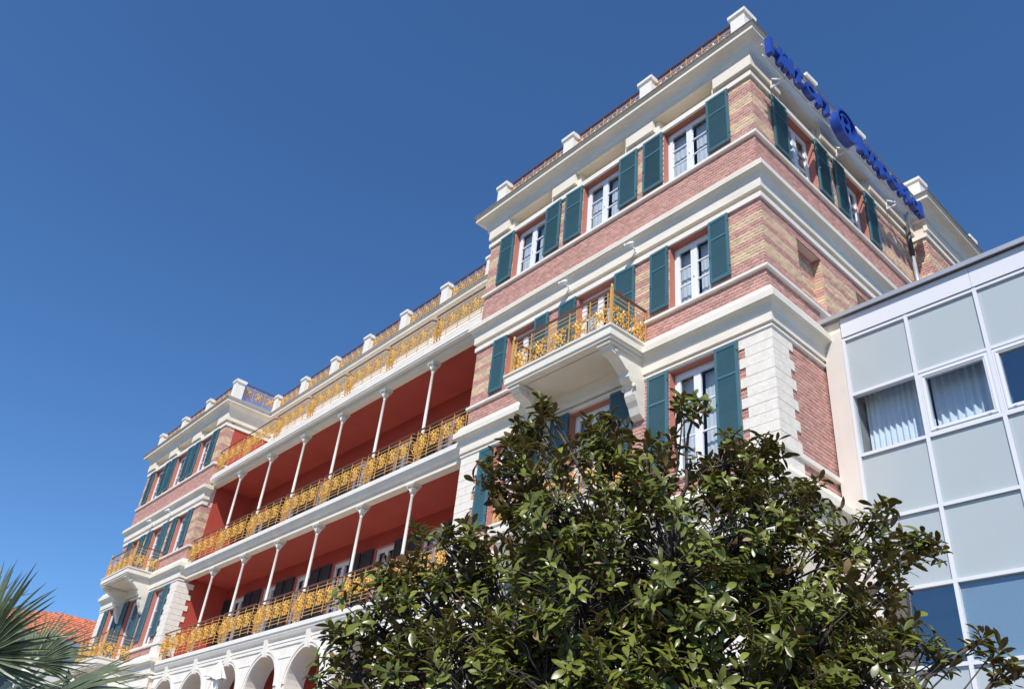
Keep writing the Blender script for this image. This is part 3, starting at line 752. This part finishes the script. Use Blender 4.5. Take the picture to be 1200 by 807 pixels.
# --- downpipe in the corner of the side
px, py = side(7.55, .12)
mb = MB(); mb.tube([(px, py, 15.3), (px, py, 17.35)], .055, 10); dp = obj('downpipe', mb.mesh('downpipe', M['metal']), hotel)
mb = MB(); mb.tube([(px, py, 17.35), (px, py, 18.45)], .065, 10); obj('pipe_sleeve', mb.mesh('pipe_sleeve', M['dkmetal']), dp)
mb = MB(); mb.tube([(px, py, 18.45), (px+.02, py, 18.75), (px+.12, py, 18.9)], .05, 10); obj('pipe_neck', mb.mesh('pipe_neck', M['metal']), dp)

# ------------------------------------------------------------------ lettering on the side cornice
sign = thing('rooftop_sign', 'blue block-letter sign with round emblem hung along the side cornice', 'sign', (*side(0, .5), 18.30), rz=srot)
def glyph(ch, h, w, t=.15, d=.2):
    """block letter: cap height h, width w, stroke t, depth d"""
    mb = MB(); xh = h*.74
    B = lambda a, b, c, e: mb.box(a, b, -d/2, d/2, c, e)
    def ring(x0, x1, z0, z1, a0=0, a1=2*math.pi):
        n2 = 20; vs = []; cx_, cz_, rx, rz_ = (x0+x1)/2, (z0+z1)/2, (x1-x0)/2, (z1-z0)/2; closed = a1-a0 > 6.28; m2 = n2 if closed else n2+1
        for k in range(m2):
            a = a0+(a1-a0)*k/n2; c, s_ = math.cos(a), math.sin(a)
            for ax, az, y in ((rx, rz_, -d/2), (rx-t, rz_-t*.8, -d/2), (rx-t, rz_-t*.8, d/2), (rx, rz_, d/2)): vs.append((cx_+c*ax, y, cz_+s_*az))
        fs = [(k*4+i_, ((k+1) % m2)*4+i_, ((k+1) % m2)*4+(i_+1) % 4, k*4+(i_+1) % 4) for k in range(m2 if closed else m2-1) for i_ in range(4)]
        if not closed: fs += [(0, 1, 2, 3), (m2*4-4, m2*4-1, m2*4-2, m2*4-3)]
        mb.add(vs, fs)
    if ch == 'H': B(0, t, 0, h); B(w-t, w, 0, h); B(t, w-t, h*.42, h*.42+t*.9)
    elif ch in 'lI': B(0, w, 0, h)
    elif ch == 'i': B(0, w, 0, xh); B(0, w, xh+.05, h)
    elif ch == 't': B(w*.3, w*.3+t, 0, h*.95); B(0, w*.3, xh-t*.7, xh); B(w*.3+t, w, xh-t*.7, xh); B(w*.3+t, w, 0, t*.8)
    elif ch == 'o': ring(0, w, 0, xh)
    elif ch in 'nm':
        k = 1 if ch == 'n' else 2; B(0, t, 0, xh); p = (w-t)/k
        for i_ in range(k): B(t+i_*p, t+(i_+1)*p-t*.2, xh-t*.85, xh); B((i_+1)*p, (i_+1)*p+t, 0, xh-t*.3 if False else xh-t*.86)
        for i_ in range(k): mb.prism([((i_+1)*p-t*.001+t*.8, xh-t*.85), ((i_+1)*p+t, xh-t*.85), ((i_+1)*p+t*.8, xh-t*.1)], 'y', -d/2, d/2)
    elif ch == 'r': B(0, t, 0, xh); B(t, w, xh-t*.85, xh)
    elif ch == 'p': B(0, t, -h*.22, xh); ring(t*.4, w, 0, xh, -2.6, 2.6)
    elif ch == 'a': B(w-t, w, 0, xh); ring(0, w-t*.4, 0, xh, .55, 5.75)
    elif ch == 'e': ring(0, w, 0, xh, .0, 5.6); B(t*.8, w-.02, xh*.5-t*.62, xh*.5-.002)
    return mb.mesh('letter', M['sign'])
WG = dict(H=.46, i=.13, l=.13, I=.14, t=.28, o=.46, n=.42, m=.66, p=.46, e=.44, r=.28, a=.44)
def write(word, u0, u1, h, gap=.085):
    k = (u1-u0-gap*(len(word)-1))/sum(WG[c] for c in word); u = u0
    for c in word:
        w = WG[c]*k; obj('letter', glyph(c, h, w, min(.13, w), .15), sign, (u, -.11, .05)); u += w+gap
write('Hilton', -.14, 2.46, .54); write('Imperial', 3.98, 7.42, .54)
# round emblem: rim and two linked strokes
mb = MB(); cx, cz, ro, ri = 3.25, .28, .50, .44; n_ = 40
vs = []
for k in range(n_):
    a = 2*math.pi*k/n_; c, s = math.cos(a), math.sin(a)
    vs += [(cx+c*ro, -.24, cz+s*ro), (cx+c*ri, -.24, cz+s*ri), (cx+c*ri, .0, cz+s*ri), (cx+c*ro, .0, cz+s*ro)]
mb.add(vs, [(k*4+i, ((k+1) % n_)*4+i, ((k+1) % n_)*4+(i+1) % 4, k*4+(i+1) % 4) for k in range(n_) for i in range(4)])
obj('emblem_rim', mb.mesh('emblem_rim', M['sign']), sign)
mb = MB(); mb.lathe([(ri+.01, 0), (ri+.01, .03)], n=32, smooth=False); me = mb.mesh('emblem_back', M['sign']); me.transform(Matrix.Translation((cx, -.02, cz)) @ Matrix.Rotation(math.pi/2, 4, 'X')); obj('emblem_back', me, sign)
mb = MB()
for x in (-.17, .17): mb.box(cx+x-.045, cx+x+.045, -.2, -.05, cz-.26, cz+.26)
mb.box(cx-.125, cx+.125, -.2, -.05, cz-.045, cz+.045)
def arc(c, r, a0, a1):
    n2 = 10; vs = []
    for k in range(n2+1):
        a = a0+(a1-a0)*k/n2
        for rr, y in ((r-.04, -.21), (r+.04, -.21), (r+.04, -.05), (r-.04, -.05)): vs.append((c[0]+math.cos(a)*rr, y, c[1]+math.sin(a)*rr))
    mb.add(vs, [(k*4+i, k*4+4+i, k*4+4+(i+1) % 4, k*4+(i+1) % 4) for k in range(n2) for i in range(4)])
arc((cx-.02, cz+.10), .25, .6, 2.9); arc((cx+.02, cz-.10), .25, 3.7, 6.1)
obj('emblem_strokes', mb.mesh('emblem_strokes', M['sign']), sign)
# carrier rails and brackets
mb = MB(); mb.box(-.15, 7.45, .02, .05, .06, .10); mb.box(-.15, 7.45, .02, .05, .44, .48); obj('carrier_rail', mb.mesh('carrier_rail', M['frame']), sign)
for u in (.75, 3.75, 6.4):
    mb = MB(); mb.bar((u, .03, .03), (u, .40, .02), .035); mb.bar((u, .03, .03), (u, .39, .34), .03); mb.bar((u, .385, .02), (u, .385, .36), .035)
    obj('bracket', mb.mesh('bracket', M['frame']), sign)

# ------------------------------------------------------------------ flood lamps on the frieze
lm = MB(); lm.box(-.03, .03, -.02, .0, -.06, .08); lm.bar((0, -.01, .02), (0, -.20, .07), .03)
lm.tube([(-.11, -.24, .06), (.02, -.20, .085), (.09, -.18, .10)], [.05, .056, .035], 10)
lm.tube([(-.135, -.247, .055), (-.11, -.24, .06)], [.052, .06], 10)
lme = lm.mesh('lamp_body', M['frame'])
lg = MB(); lg.tube([(-.142, -.249, .053), (-.136, -.247, .055)], [.046, .046], 10); lge = lg.mesh('lamp_glass', M['dkmetal'])
for ox, where, near in ((0, 'blue-sign wing', ('the glass annex', 'the red galleries')), (LX, 'wing behind the palm', ('the red galleries', 'the tiled house'))):
    for x, side_of in zip((-3.40, -5.65), near):
        l = thing('flood_lamp', 'white flood lamp over the balcony of the '+where+', nearer '+side_of, 'lamp', (x+ox, -.085, 14.72), 'flood lamps on the wing friezes')
        obj('lamp_body', lme, l); obj('lamp_glass', lge, l)

# ------------------------------------------------------------------ glazed annex
annex = thing('glass_annex', 'modern annex with pale grey glass panels, white frames and curtained windows', 'building', (0, 1.9, 0))
AXY = 0.0
MX = [.44+1.282*i for i in range(8)]; TZ = [11.50, 10.23, 8.95, 7.675, 6.40, 5.15, 3.9, 2.6, 1.3, .05]
mb = MB(); mb.box(.002, .40, AXY-.02, .3, 0, 11.72); mb.box(.002, .36, AXY-.028, AXY-.021, 0, 11.55)
obj('end_pier', mb.mesh('end_pier', M['pier']), annex)
mb = MB(); mb.box(.40, 11, 1.5, 1.7, 0, 12.0); mb.box(.40, .44, .1, 1.5, 0, 12); mb.box(.44, 11, .1, 1.5, 11.6, 11.9)
for z in (8.94, 5.15, 2.6): mb.box(.44, 11, .12, 1.5, z-.3, z-.06)
for z in (11.45, 6.35): mb.box(.44, 11, .35, 1.5, z-.05, z+.1)
for x in (3.6, 6.2, 8.8): mb.box(x-.05, x+.05, .3, 1.5, 0, 11.9)
obj('inner_walls', mb.mesh('inner_walls', M['room']), annex)
mb = MB()
for x in MX: mb.box(x-.035, x+.035, -.045, .10, 0, 11.53)
obj('mullion', mb.mesh('mullion', M['alu']), annex) if False else None
mm = MB(); mm.box(-.033, .033, -.045, .10, 0, 11.535); mm = mm.mesh('mullion', M['alu'])
for x in MX: obj('mullion', mm, annex, (x, 0, 0))
tm = MB(); tm.box(.034, 1.282-.034, -.04, .09, -.03, .03); tm = tm.mesh('transom', M['alu'])
for z in TZ:
    for x in MX[:-1]: obj('transom', tm, annex, (x, 0, z))
pmx = MB(); pmx.box(.036, 1.246, .0, .03, .032, 1.2395); pmx = pmx.mesh('spandrel_panel', M['panel'])
gmx = MB(); gmx.add([(.036, .02, .032), (1.246, .02, .032), (1.246, .02, 1.2395), (.036, .02, 1.2395)], [(0, 1, 2, 3)])
gme = gmx.mesh('glass_pane', M['annex_glass']); gmd = gmx.mesh('glass_pane', M['dark_glass'])
fmx = MB(); fmx.box(.036, 1.246, .03, .05, .032, 1.2395); fme = fmx.mesh('film_panel', M['film'])
# opening sash frame
sf = MB()
for a, b, c, d in ((.036, .13, .032, 1.24), (1.15, 1.246, .032, 1.24), (.13, 1.15, .032, .14), (.13, 1.15, 1.14, 1.24)): sf.box(a, b, -.03, .05, c, d)
for a, b, c, d in ((.075, .10, .075, 1.2), (1.18, 1.205, .075, 1.2), (.10, 1.18, .075, .10), (.10, 1.18, 1.17, 1.2)): sf.box(a, b, -.045, -.0305, c, d)
for x in (.17, 1.06): sf.box(x, x+.05, -.055, -.046, .085, .10)
sf = sf.mesh('sash', M['alu'])
cA = curtain_mesh(1.24, 1.5, 11, .035, M['curtain'], 3); cB = curtain_mesh(1.28, 1.5, 9, .04, M['curtain'], 5)
for r in range(9):
    h = TZ[r]-TZ[r+1]
    for i in range(7):
        x, z = MX[i], TZ[r+1]
        if r in (1, 4):
            if r == 1:
                obj('glass_pane', gme if i < 2 else gmd, annex, (x, 0, z))
                if i > 0: obj('sash', sf, annex, (x, 0, z))
                if i == 0: obj('curtain', cA, annex, (x+.045, .42, z-.04))
                elif i == 1: obj('curtain', cB, annex, (x+.04, .42, z-.04))
                elif i > 3: obj('curtain', cB, annex, (x+.05, .33, z+.05))
            else:
                if i == 0: obj('glass_pane', gmd, annex, (x, 0, z))
                else: obj('glass_pane', gme, annex, (x, 0, z)); obj('film_panel', fme, annex, (x, .0, z))
        else: obj('spandrel_panel', pmx, annex, (x, random.uniform(0, .004), z))
fp = MB(); fp.box(.0, 2.558, -.06, -.02, 0, .44); fp = fp.mesh('fascia_panel', M['fascia'])
for k in range(4): obj('fascia_panel', fp, annex, (.43+k*2.564, 0, 11.545))
mb = MB(); mb.box(.42, 11, -.02, .05, 11.545, 11.985); obj('fascia_backing', mb.mesh('fascia_backing', M['alu']), annex)
mb = MB(); mb.box(-.02, 11, -.13, 1.7, 12.035, 12.065); mb.box(-.02, 11, -.155, -.131, 11.995, 12.09)
obj('roof_edge', mb.mesh('roof_edge', M['metal']), annex)
mb = MB(); mb.box(.002, 11, -.01, .05, 11.99, 12.033); obj('eaves_soffit', mb.mesh('eaves_soffit', M['metal']), annex)
mb = MB(); mb.box(.002, .40, -.022, .25, 11.72, 11.984); obj('pier_cap', mb.mesh('pier_cap', M['cream']), annex)
mb = MB(); mb.box(11, 11.3, -.02, 1.7, 0, 12); mb.box(.44, 11, -.0, .3, -.0, .04); obj('end_wall', mb.mesh('end_wall', M['cream']), annex)

# ------------------------------------------------------------------ distant house with tiled roof
house = thing('tiled_house', 'white house with orange tiled roof and grey eaves behind the palm', 'house', (-58, 3, 0))
mb = MB(); mb.box(-7.6, 7.6, -10, 10, 0, 11.55); obj('wall', mb.mesh('wall', M['white']), house)
mb = MB(); mb.box(7.55, 8.1, -10.4, 10.4, 11.50, 11.72); mb.box(7.6, 7.85, -10.2, 10.2, 11.2, 11.5); obj('eaves', mb.mesh('eaves', M['metal']), house)
rf = MB(); rf.add([(8, -10.5, 11.72), (8, 10.5, 11.72), (-8, 10.5, 11.72), (-8, -10.5, 11.72), (0, .2, 14.7), (0, 3.0, 14.7)], [(0, 1, 5, 4), (1, 2, 5), (2, 3, 4, 5), (3, 0, 4)])
rfo = obj('roof', rf.mesh('roof', M['tile']), house)
mb = MB()
sl = Vector((-8, 0, 2.98)); Ls = sl.length; nrows = 28
for r in range(nrows):
    t = r/nrows; x = 8-8*t; z = 11.74+2.98*t
    ya = -10.5+10.7*t; yb = 10.5-7.5*t; y = ya
    while y < yb:
        j = random.uniform(-.015, .015)
        mb.add([(x, y+.01, z+.05+j), (x, y+.10, z+.11+j), (x, y+.20, z+.05+j), (x-.34, y+.015, z+.165+j), (x-.34, y+.10, z+.225+j), (x-.34, y+.195, z+.165+j)], [(0, 1, 4, 3), (1, 2, 5, 4), (0, 2, 1)], 0)
        y += .24
obj('tile_courses', mb.mesh('tile_courses', M['tile']), rfo, kind='stuff')
for y in (-7, -3.4, .2, 3.8, 7.2):
    mb = MB(); mb.box(7.58, 7.66, y-.6, y+.6, 8.4, 10.4); w_ = obj('window', mb.mesh('window', M['frame']), house)
    mb = MB(); mb.box(7.661, 7.67, y-.5, y+.5, 8.5, 10.3); obj('pane', mb.mesh('pane', M['gshutter']), w_)

# ------------------------------------------------------------------ closed parasol on the forecourt
par = thing('closed_parasol', 'closed white parasol standing in front of the arcade', 'parasol', (-19.2, -1.0, 3.2))
mb = MB(); mb.tube([(0, 0, 0), (0, 0, 3.5)], .03, 10); obj('pole', mb.mesh('pole', M['frame']), par)
mb = MB(); mb.box(-.35, .35, -.35, .35, .004, .08); obj('base', mb.mesh('base', M['metal']), par)
def pleats(z0, z1, r0, r1, n2, amp):
    mb = MB(); vs = []; R_ = 5
    for j in range(R_):
        t = j/(R_-1)
        for k in range(n2*4):
            a = 2*math.pi*k/(n2*4); r = (r0+(r1-r0)*t**.8)*(1+amp*math.cos(n2*a)*(.2+.8*t)); vs.append((r*math.cos(a), r*math.sin(a), z1+(z0-z1)*t+.04*math.sin(3*a)*t))
    N = n2*4
    mb.add(vs, [(j*N+k, j*N+(k+1) % N, (j+1)*N+(k+1) % N, (j+1)*N+k) for j in range(R_-1) for k in range(N)], 0, True); return mb
obj('vent_cap', pleats(3.0, 3.52, .02, .25, 8, .3).mesh('vent_cap', M['cloth']), par)
obj('canopy', pleats(1.1, 3.2, .08, .19, 8, .35).mesh('canopy', M['cloth']), par)

# ------------------------------------------------------------------ magnolia
BL = [(1.73, -8.42, 3.15, .48), (1.86, -8.65, 2.79, .33), (1.73, -8.26, 3.59, .29), (1.96, -8.05, 3.81, .41), (2.15, -7.86, 3.23, .61), (2.18, -7.7, 4.54, .35), (2.27, -7.58, 5.01, .24), (2.35, -7.54, 5.28, .12), (2.56, -7.53, 4.2, .56), (2.68, -7.2, 4.87, .31), (2.8, -7.11, 5.13, .15), (2.83, -7.45, 3.37, .73), (3.05, -6.97, 4.57, .43), (3.3, -6.87, 5.19, .16), (3.38, -6.72, 5.27, .14), (3.51, -6.55, 4.72, .31), (3.41, -7.08, 3.75, .73), (3.63, -6.24, 4.8, .29), (3.74, -6.26, 4.95, .11), (3.7, -6.51, 4.13, .56), (3.55, -6.99, 3.09, .64), (3.87, -6.03, 4.43, .3), (3.87, -6.25, 3.78, .56), (4.11, -6.4, 3.21, .6), (4.16, -5.84, 4.11, .31), (4.42, -5.71, 4.36, .18), (4.52, -5.65, 4.06, .22), (4.3, -5.96, 3.65, .35), (4.63, -5.61, 4.08, .13), (4.5, -5.97, 3.27, .26), (4.75, -5.85, 3.24, .15), (4.95, -5.79, 3.32, .12), (5.04, -5.81, 3.11, .13), (2.81, -7.73, 2.83, .63), (2.36, -8.26, 2.76, .51), (3.27, -7.36, 2.6, .68), (3.96, -6.84, 2.7, .56), (4.44, -6.38, 2.96, .38)]
# the far half of the crown, away from the street
BL += [(x-.75+random.uniform(-.2, .2), y+.75+random.uniform(-.2, .2), z-.1, r*.9) for x, y, z, r in BL if r > .5]
BASE = Vector((3.05, -6.75, 0))
mag = thing('magnolia_tree', 'bushy magnolia with glossy green and brown-backed leaves before the hotel', 'tree', BASE)
random.seed(11)
br = MB()
def curve(a, b, sag, k=6, jit=.04):
    a = Vector(a); b = Vector(b); pts = []
    for i in range(k+1):
        t = i/k; p = a.lerp(b, t); p.z += sag*math.sin(math.pi*t)
        if 0 < i < k: p += Vector((random.uniform(-jit, jit), random.uniform(-jit, jit), random.uniform(-jit, jit)))
        pts.append(p)
    return pts
trunk_top = BASE+Vector((.05, -.1, 2.3))
def loc(ps): return [p-BASE for p in ps]
br.tube(loc(curve(BASE, trunk_top, 0, 6, .03)), [.15, .13, .12, .115, .11, .105, .10], 10)
br.tube(loc(curve(trunk_top, BASE+Vector((.1, .0, 4.3)), 0, 6, .06)), [.10, .09, .075, .06, .05, .04, .03], 8)
tips = []
for bx, by, bz, r in BL:
    c = Vector((bx, by, bz))
    h = max(1.2, min(3.9, bz-.35-.35*(c-BASE).to_2d().length)); root = BASE+Vector((.05, -.05, h))
    Lb = (c-root).length; r0 = .012+.009*min(Lb, 2)
    pts = curve(root, c, -.12*Lb, 7, .05)
    br.tube(loc(pts), [r0*(1-.75*i/7)+.004 for i in range(8)], 6)
    nt = max(4, int((180 if by < -6.1 else 115)*r**1.6)) if r > .2 else max(3, int(24*r+2))
    for k in range(nt):
        d = Vector((random.gauss(0, 1), random.gauss(0, 1), random.gauss(.15, 1))).normalized()
        q = c+d*r*random.uniform(.45, 1.05)
        st = pts[-1-random.randint(0, 2)]
        br.tube(loc(curve(st, q, .04, 3, .02)), [.008, .0065, .005, .004], 4)
        tips.append((q, (q-st).normalized()))
obj('trunk', br.mesh('trunk', M['bark']), mag)
# leaf: upper and lower skin with their own colours
ST = [0, .18, .40, .62, .84, 1]; WD = [.06, .5, .86, 1.0, .70, .0]
def leaf_geo(L, Wd, bend, fold):
    up = []; f = []
    for t, w in zip(ST, WD):
        z = -bend*L*t*t; x = L*t
        up += [(x, -w*Wd/2, z+fold*w*Wd/2), (x, 0, z), (x, w*Wd/2, z+fold*w*Wd/2)]
    for i in range(len(ST)-1):
        a = i*3
        for k in (0, 1): f.append((a+k, a+k+1, a+k+4, a+k+3) if i < len(ST)-2 else (a+k, a+k+1, a+4))
    return up, f
LV = [leaf_geo(1, .41, b, fo) for b, fo in ((.05, .3), (.22, .2), (-.12, .35), (.35, .1))]
cr = MB()
V3 = []; F3 = []; MI = []
single = []
def add_leaf(p, d, upv, L, kind):
    x = d.normalized(); y = upv.cross(x)
    if y.length < .05: y = Vector((1, 0, 0)).cross(x)
    y.normalize(); z = x.cross(y)
    up, f = LV[kind]
    o = len(V3)
    wv = random.uniform(.72, 1.2); cv = random.uniform(-.25, .45)
    P = [p+(x*v[0]+y*v[1]*wv+z*(v[2]-cv*v[0]**3*.6))*L for v in up]
    V3.extend(P); n_ = len(P)
    V3.extend([q-z*.0022 for q in P])
    dry = random.random() < .012
    for q in f:
        F3.append(tuple(o+i for i in q)); MI.append(2 if dry else 0)
        F3.append(tuple(o+n_+i for i in reversed(q))); MI.append(2 if dry else 1)
camp = Vector((7.36, -11.91, 1.6))
cand = []
for q, d in tips:
    nl = random.randint(8, 14); up0 = (d+Vector((random.uniform(-.35, .35), random.uniform(-.35, .35), .6))).normalized()
    a0 = random.uniform(0, 6.28); t1 = up0.cross(Vector((.3, .8, .1))).normalized(); t2 = up0.cross(t1)
    for k in range(nl):
        a = a0+k*2.4; el = random.uniform(-.25, 1.05)
        out = t1*math.cos(a)+t2*math.sin(a)
        ld = out*math.cos(el)+up0*math.sin(el)
        p = q-up0*.012*k+out*.008
        cand.append((p, ld, (up0*math.cos(el)-out*math.sin(el)), random.uniform(.068, .132), random.randint(0, 3)))
cand.sort(key=lambda c: (c[0]-camp).length)
near, rest = cand[:300], cand[300:]
for c in rest: add_leaf(c[0]-BASE, c[1], c[2], c[3], c[4])
me = bpy.data.meshes.new('foliage'); me.from_pydata([tuple(v) for v in V3], [], F3)
for m in ('leaf_top', 'leaf_under', 'bud'): me.materials.append(M[m])
me.polygons.foreach_set('material_index', MI); me.polygons.foreach_set('use_smooth', [True]*len(F3)); me.update()
crown = obj('crown', me, mag, kind='stuff')
lmesh = []
for up, f in LV:
    vs = [Vector(v) for v in up]; n_ = len(vs); vv = vs+[v-Vector((0, 0, .016)) for v in vs]
    m_ = bpy.data.meshes.new('leaf'); m_.from_pydata(vv, [], [q for q in f]+[tuple(n_+i for i in reversed(q)) for q in f])
    m_.materials.append(M['leaf_top']); m_.materials.append(M['leaf_under'])
    m_.polygons.foreach_set('material_index', [0]*len(f)+[1]*len(f)); m_.polygons.foreach_set('use_smooth', [True]*len(m_.polygons)); m_.update(); lmesh.append(m_)
for p, ld, upv, L, kd in near:
    x = ld.normalized(); y = upv.cross(x)
    if y.length < .05: y = Vector((1, 0, 0)).cross(x)
    y.normalize(); z = x.cross(y)
    o = obj('leaf', lmesh[kd], mag); o.matrix_local = Matrix(((x.x*L, y.x*L, z.x*L, p.x-BASE.x), (x.y*L, y.y*L, z.y*L, p.y-BASE.y), (x.z*L, y.z*L, z.z*L, p.z-BASE.z), (0, 0, 0, 1)))

# ------------------------------------------------------------------ fan palm
random.seed(5)
PB = Vector((1.25, -10.9, 0)); PT_ = 1.95
palm = thing('fan_palm', 'low fan palm with stiff grey-green blades at the street side', 'palm', PB)
mb = MB(); mb.tube([(0, 0, 0), (.02, 0, .7), (.0, .02, 1.4), (0, 0, PT_)], [.20, .17, .16, .13], 12); obj('trunk', mb.mesh('trunk', M['trunk']), palm)
def blade_mesh(L, w, droop, seed):
    r = random.Random(seed); mb = MB(); n_ = 7; vs = []
    for i in range(n_+1):
        t = i/n_; ww = w*(.25+.75*min(1, t/.35)) if t < .35 else w*(1-(t-.35)/.65)**.8
        z = -droop*L*max(0, t-.45)**2*2.2
        vs += [(L*t, -ww/2, z+.35*ww), (L*t, 0, z), (L*t, ww/2, z+.35*ww)]
    fs = [(i*3+k, i*3+k+1, i*3+k+4, i*3+k+3) for i in range(n_) for k in (0, 1)]
    vs2 = [(a, b, c-.002) for a, b, c in vs]; N = len(vs)
    mb.add(vs+vs2, fs+[tuple(N+i for i in reversed(f)) for f in fs], 0, False)
    me = bpy.data.meshes.new('blade'); me.from_pydata(mb.v, [], mb.f); me.materials.append(M['frond']); me.update(); return me
BMS = [blade_mesh(1, w, d, i) for i, (w, d) in enumerate(((.062, .12), (.056, .4), (.066, .0), (.05, .8)))]
def frond(hub, d, face, L, nb, spread=2.3):
    """palmate leaf: hub and pointing direction d (relative to the palm), 'face' the way the leaf surface looks"""
    hub = Vector(hub); d = Vector(d).normalized(); root = Vector((0, 0, PT_-.06))
    mb = MB(); mb.tube([root, root.lerp(hub, .5)+Vector((0, 0, .04)), hub, hub+d*.10], [.028, .02, .017, .008], 6)
    fo = obj('frond', mb.mesh('frond', M['petiole']), palm)
    nr = Vector(face); nr = (nr-d*nr.dot(d)).normalized(); sd = d.cross(nr)
    for k in range(nb):
        a = (k/(nb-1)-.5)*spread; x = (d*math.cos(a)+sd*math.sin(a)+nr*(.16*math.cos(2*a)+random.uniform(-.05, .05))).normalized()
        y = nr.cross(x).normalized(); z = x.cross(y); s_ = L*(1-.10*abs(a))*random.uniform(.88, 1.05)
        o = obj('blade', BMS[random.choice((0, 0, 1, 2, 2, 3))], fo)
        o.matrix_local = Matrix(((x.x*s_, y.x*s_, z.x*s_, hub.x), (x.y*s_, y.y*s_, z.y*s_, hub.y), (x.z*s_, y.z*s_, z.z*s_, hub.z), (0, 0, 0, 1)))
for hub, d, face, L, nb, sp in (
    ((.22, .0, 2.47), (.58, .27, .56), (.75, -.6, .1), .58, 34, 2.5), ((.34, .38, 2.28), (.62, .72, .06), (.7, -.45, .55), .60, 34, 2.0),
    ((.1, .30, 2.5), (-.1, .65, .65), (.8, -.2, .5), .40, 30, 2.4), ((-.30, -.1, 2.5), (-.5, -.2, .8), (.6, -.5, .6), .7, 30, 2.4),
    ((.42, -.2, 2.15), (.85, -.3, .05), (.1, 0, 1), .9, 28, 2.2), ((-.35, .35, 2.3), (-.7, .6, .3), (0, 0, 1), .9, 26, 2.2), ((-.1, -.45, 2.3), (-.1, -.9, .35), (0, 0, 1), .9, 26, 2.2),
    ((.35, .40, 1.95), (.66, .70, -.25), (.5, -.3, .8), .8, 30, 1.9)):
    frond(hub, d, face, L, nb, sp)
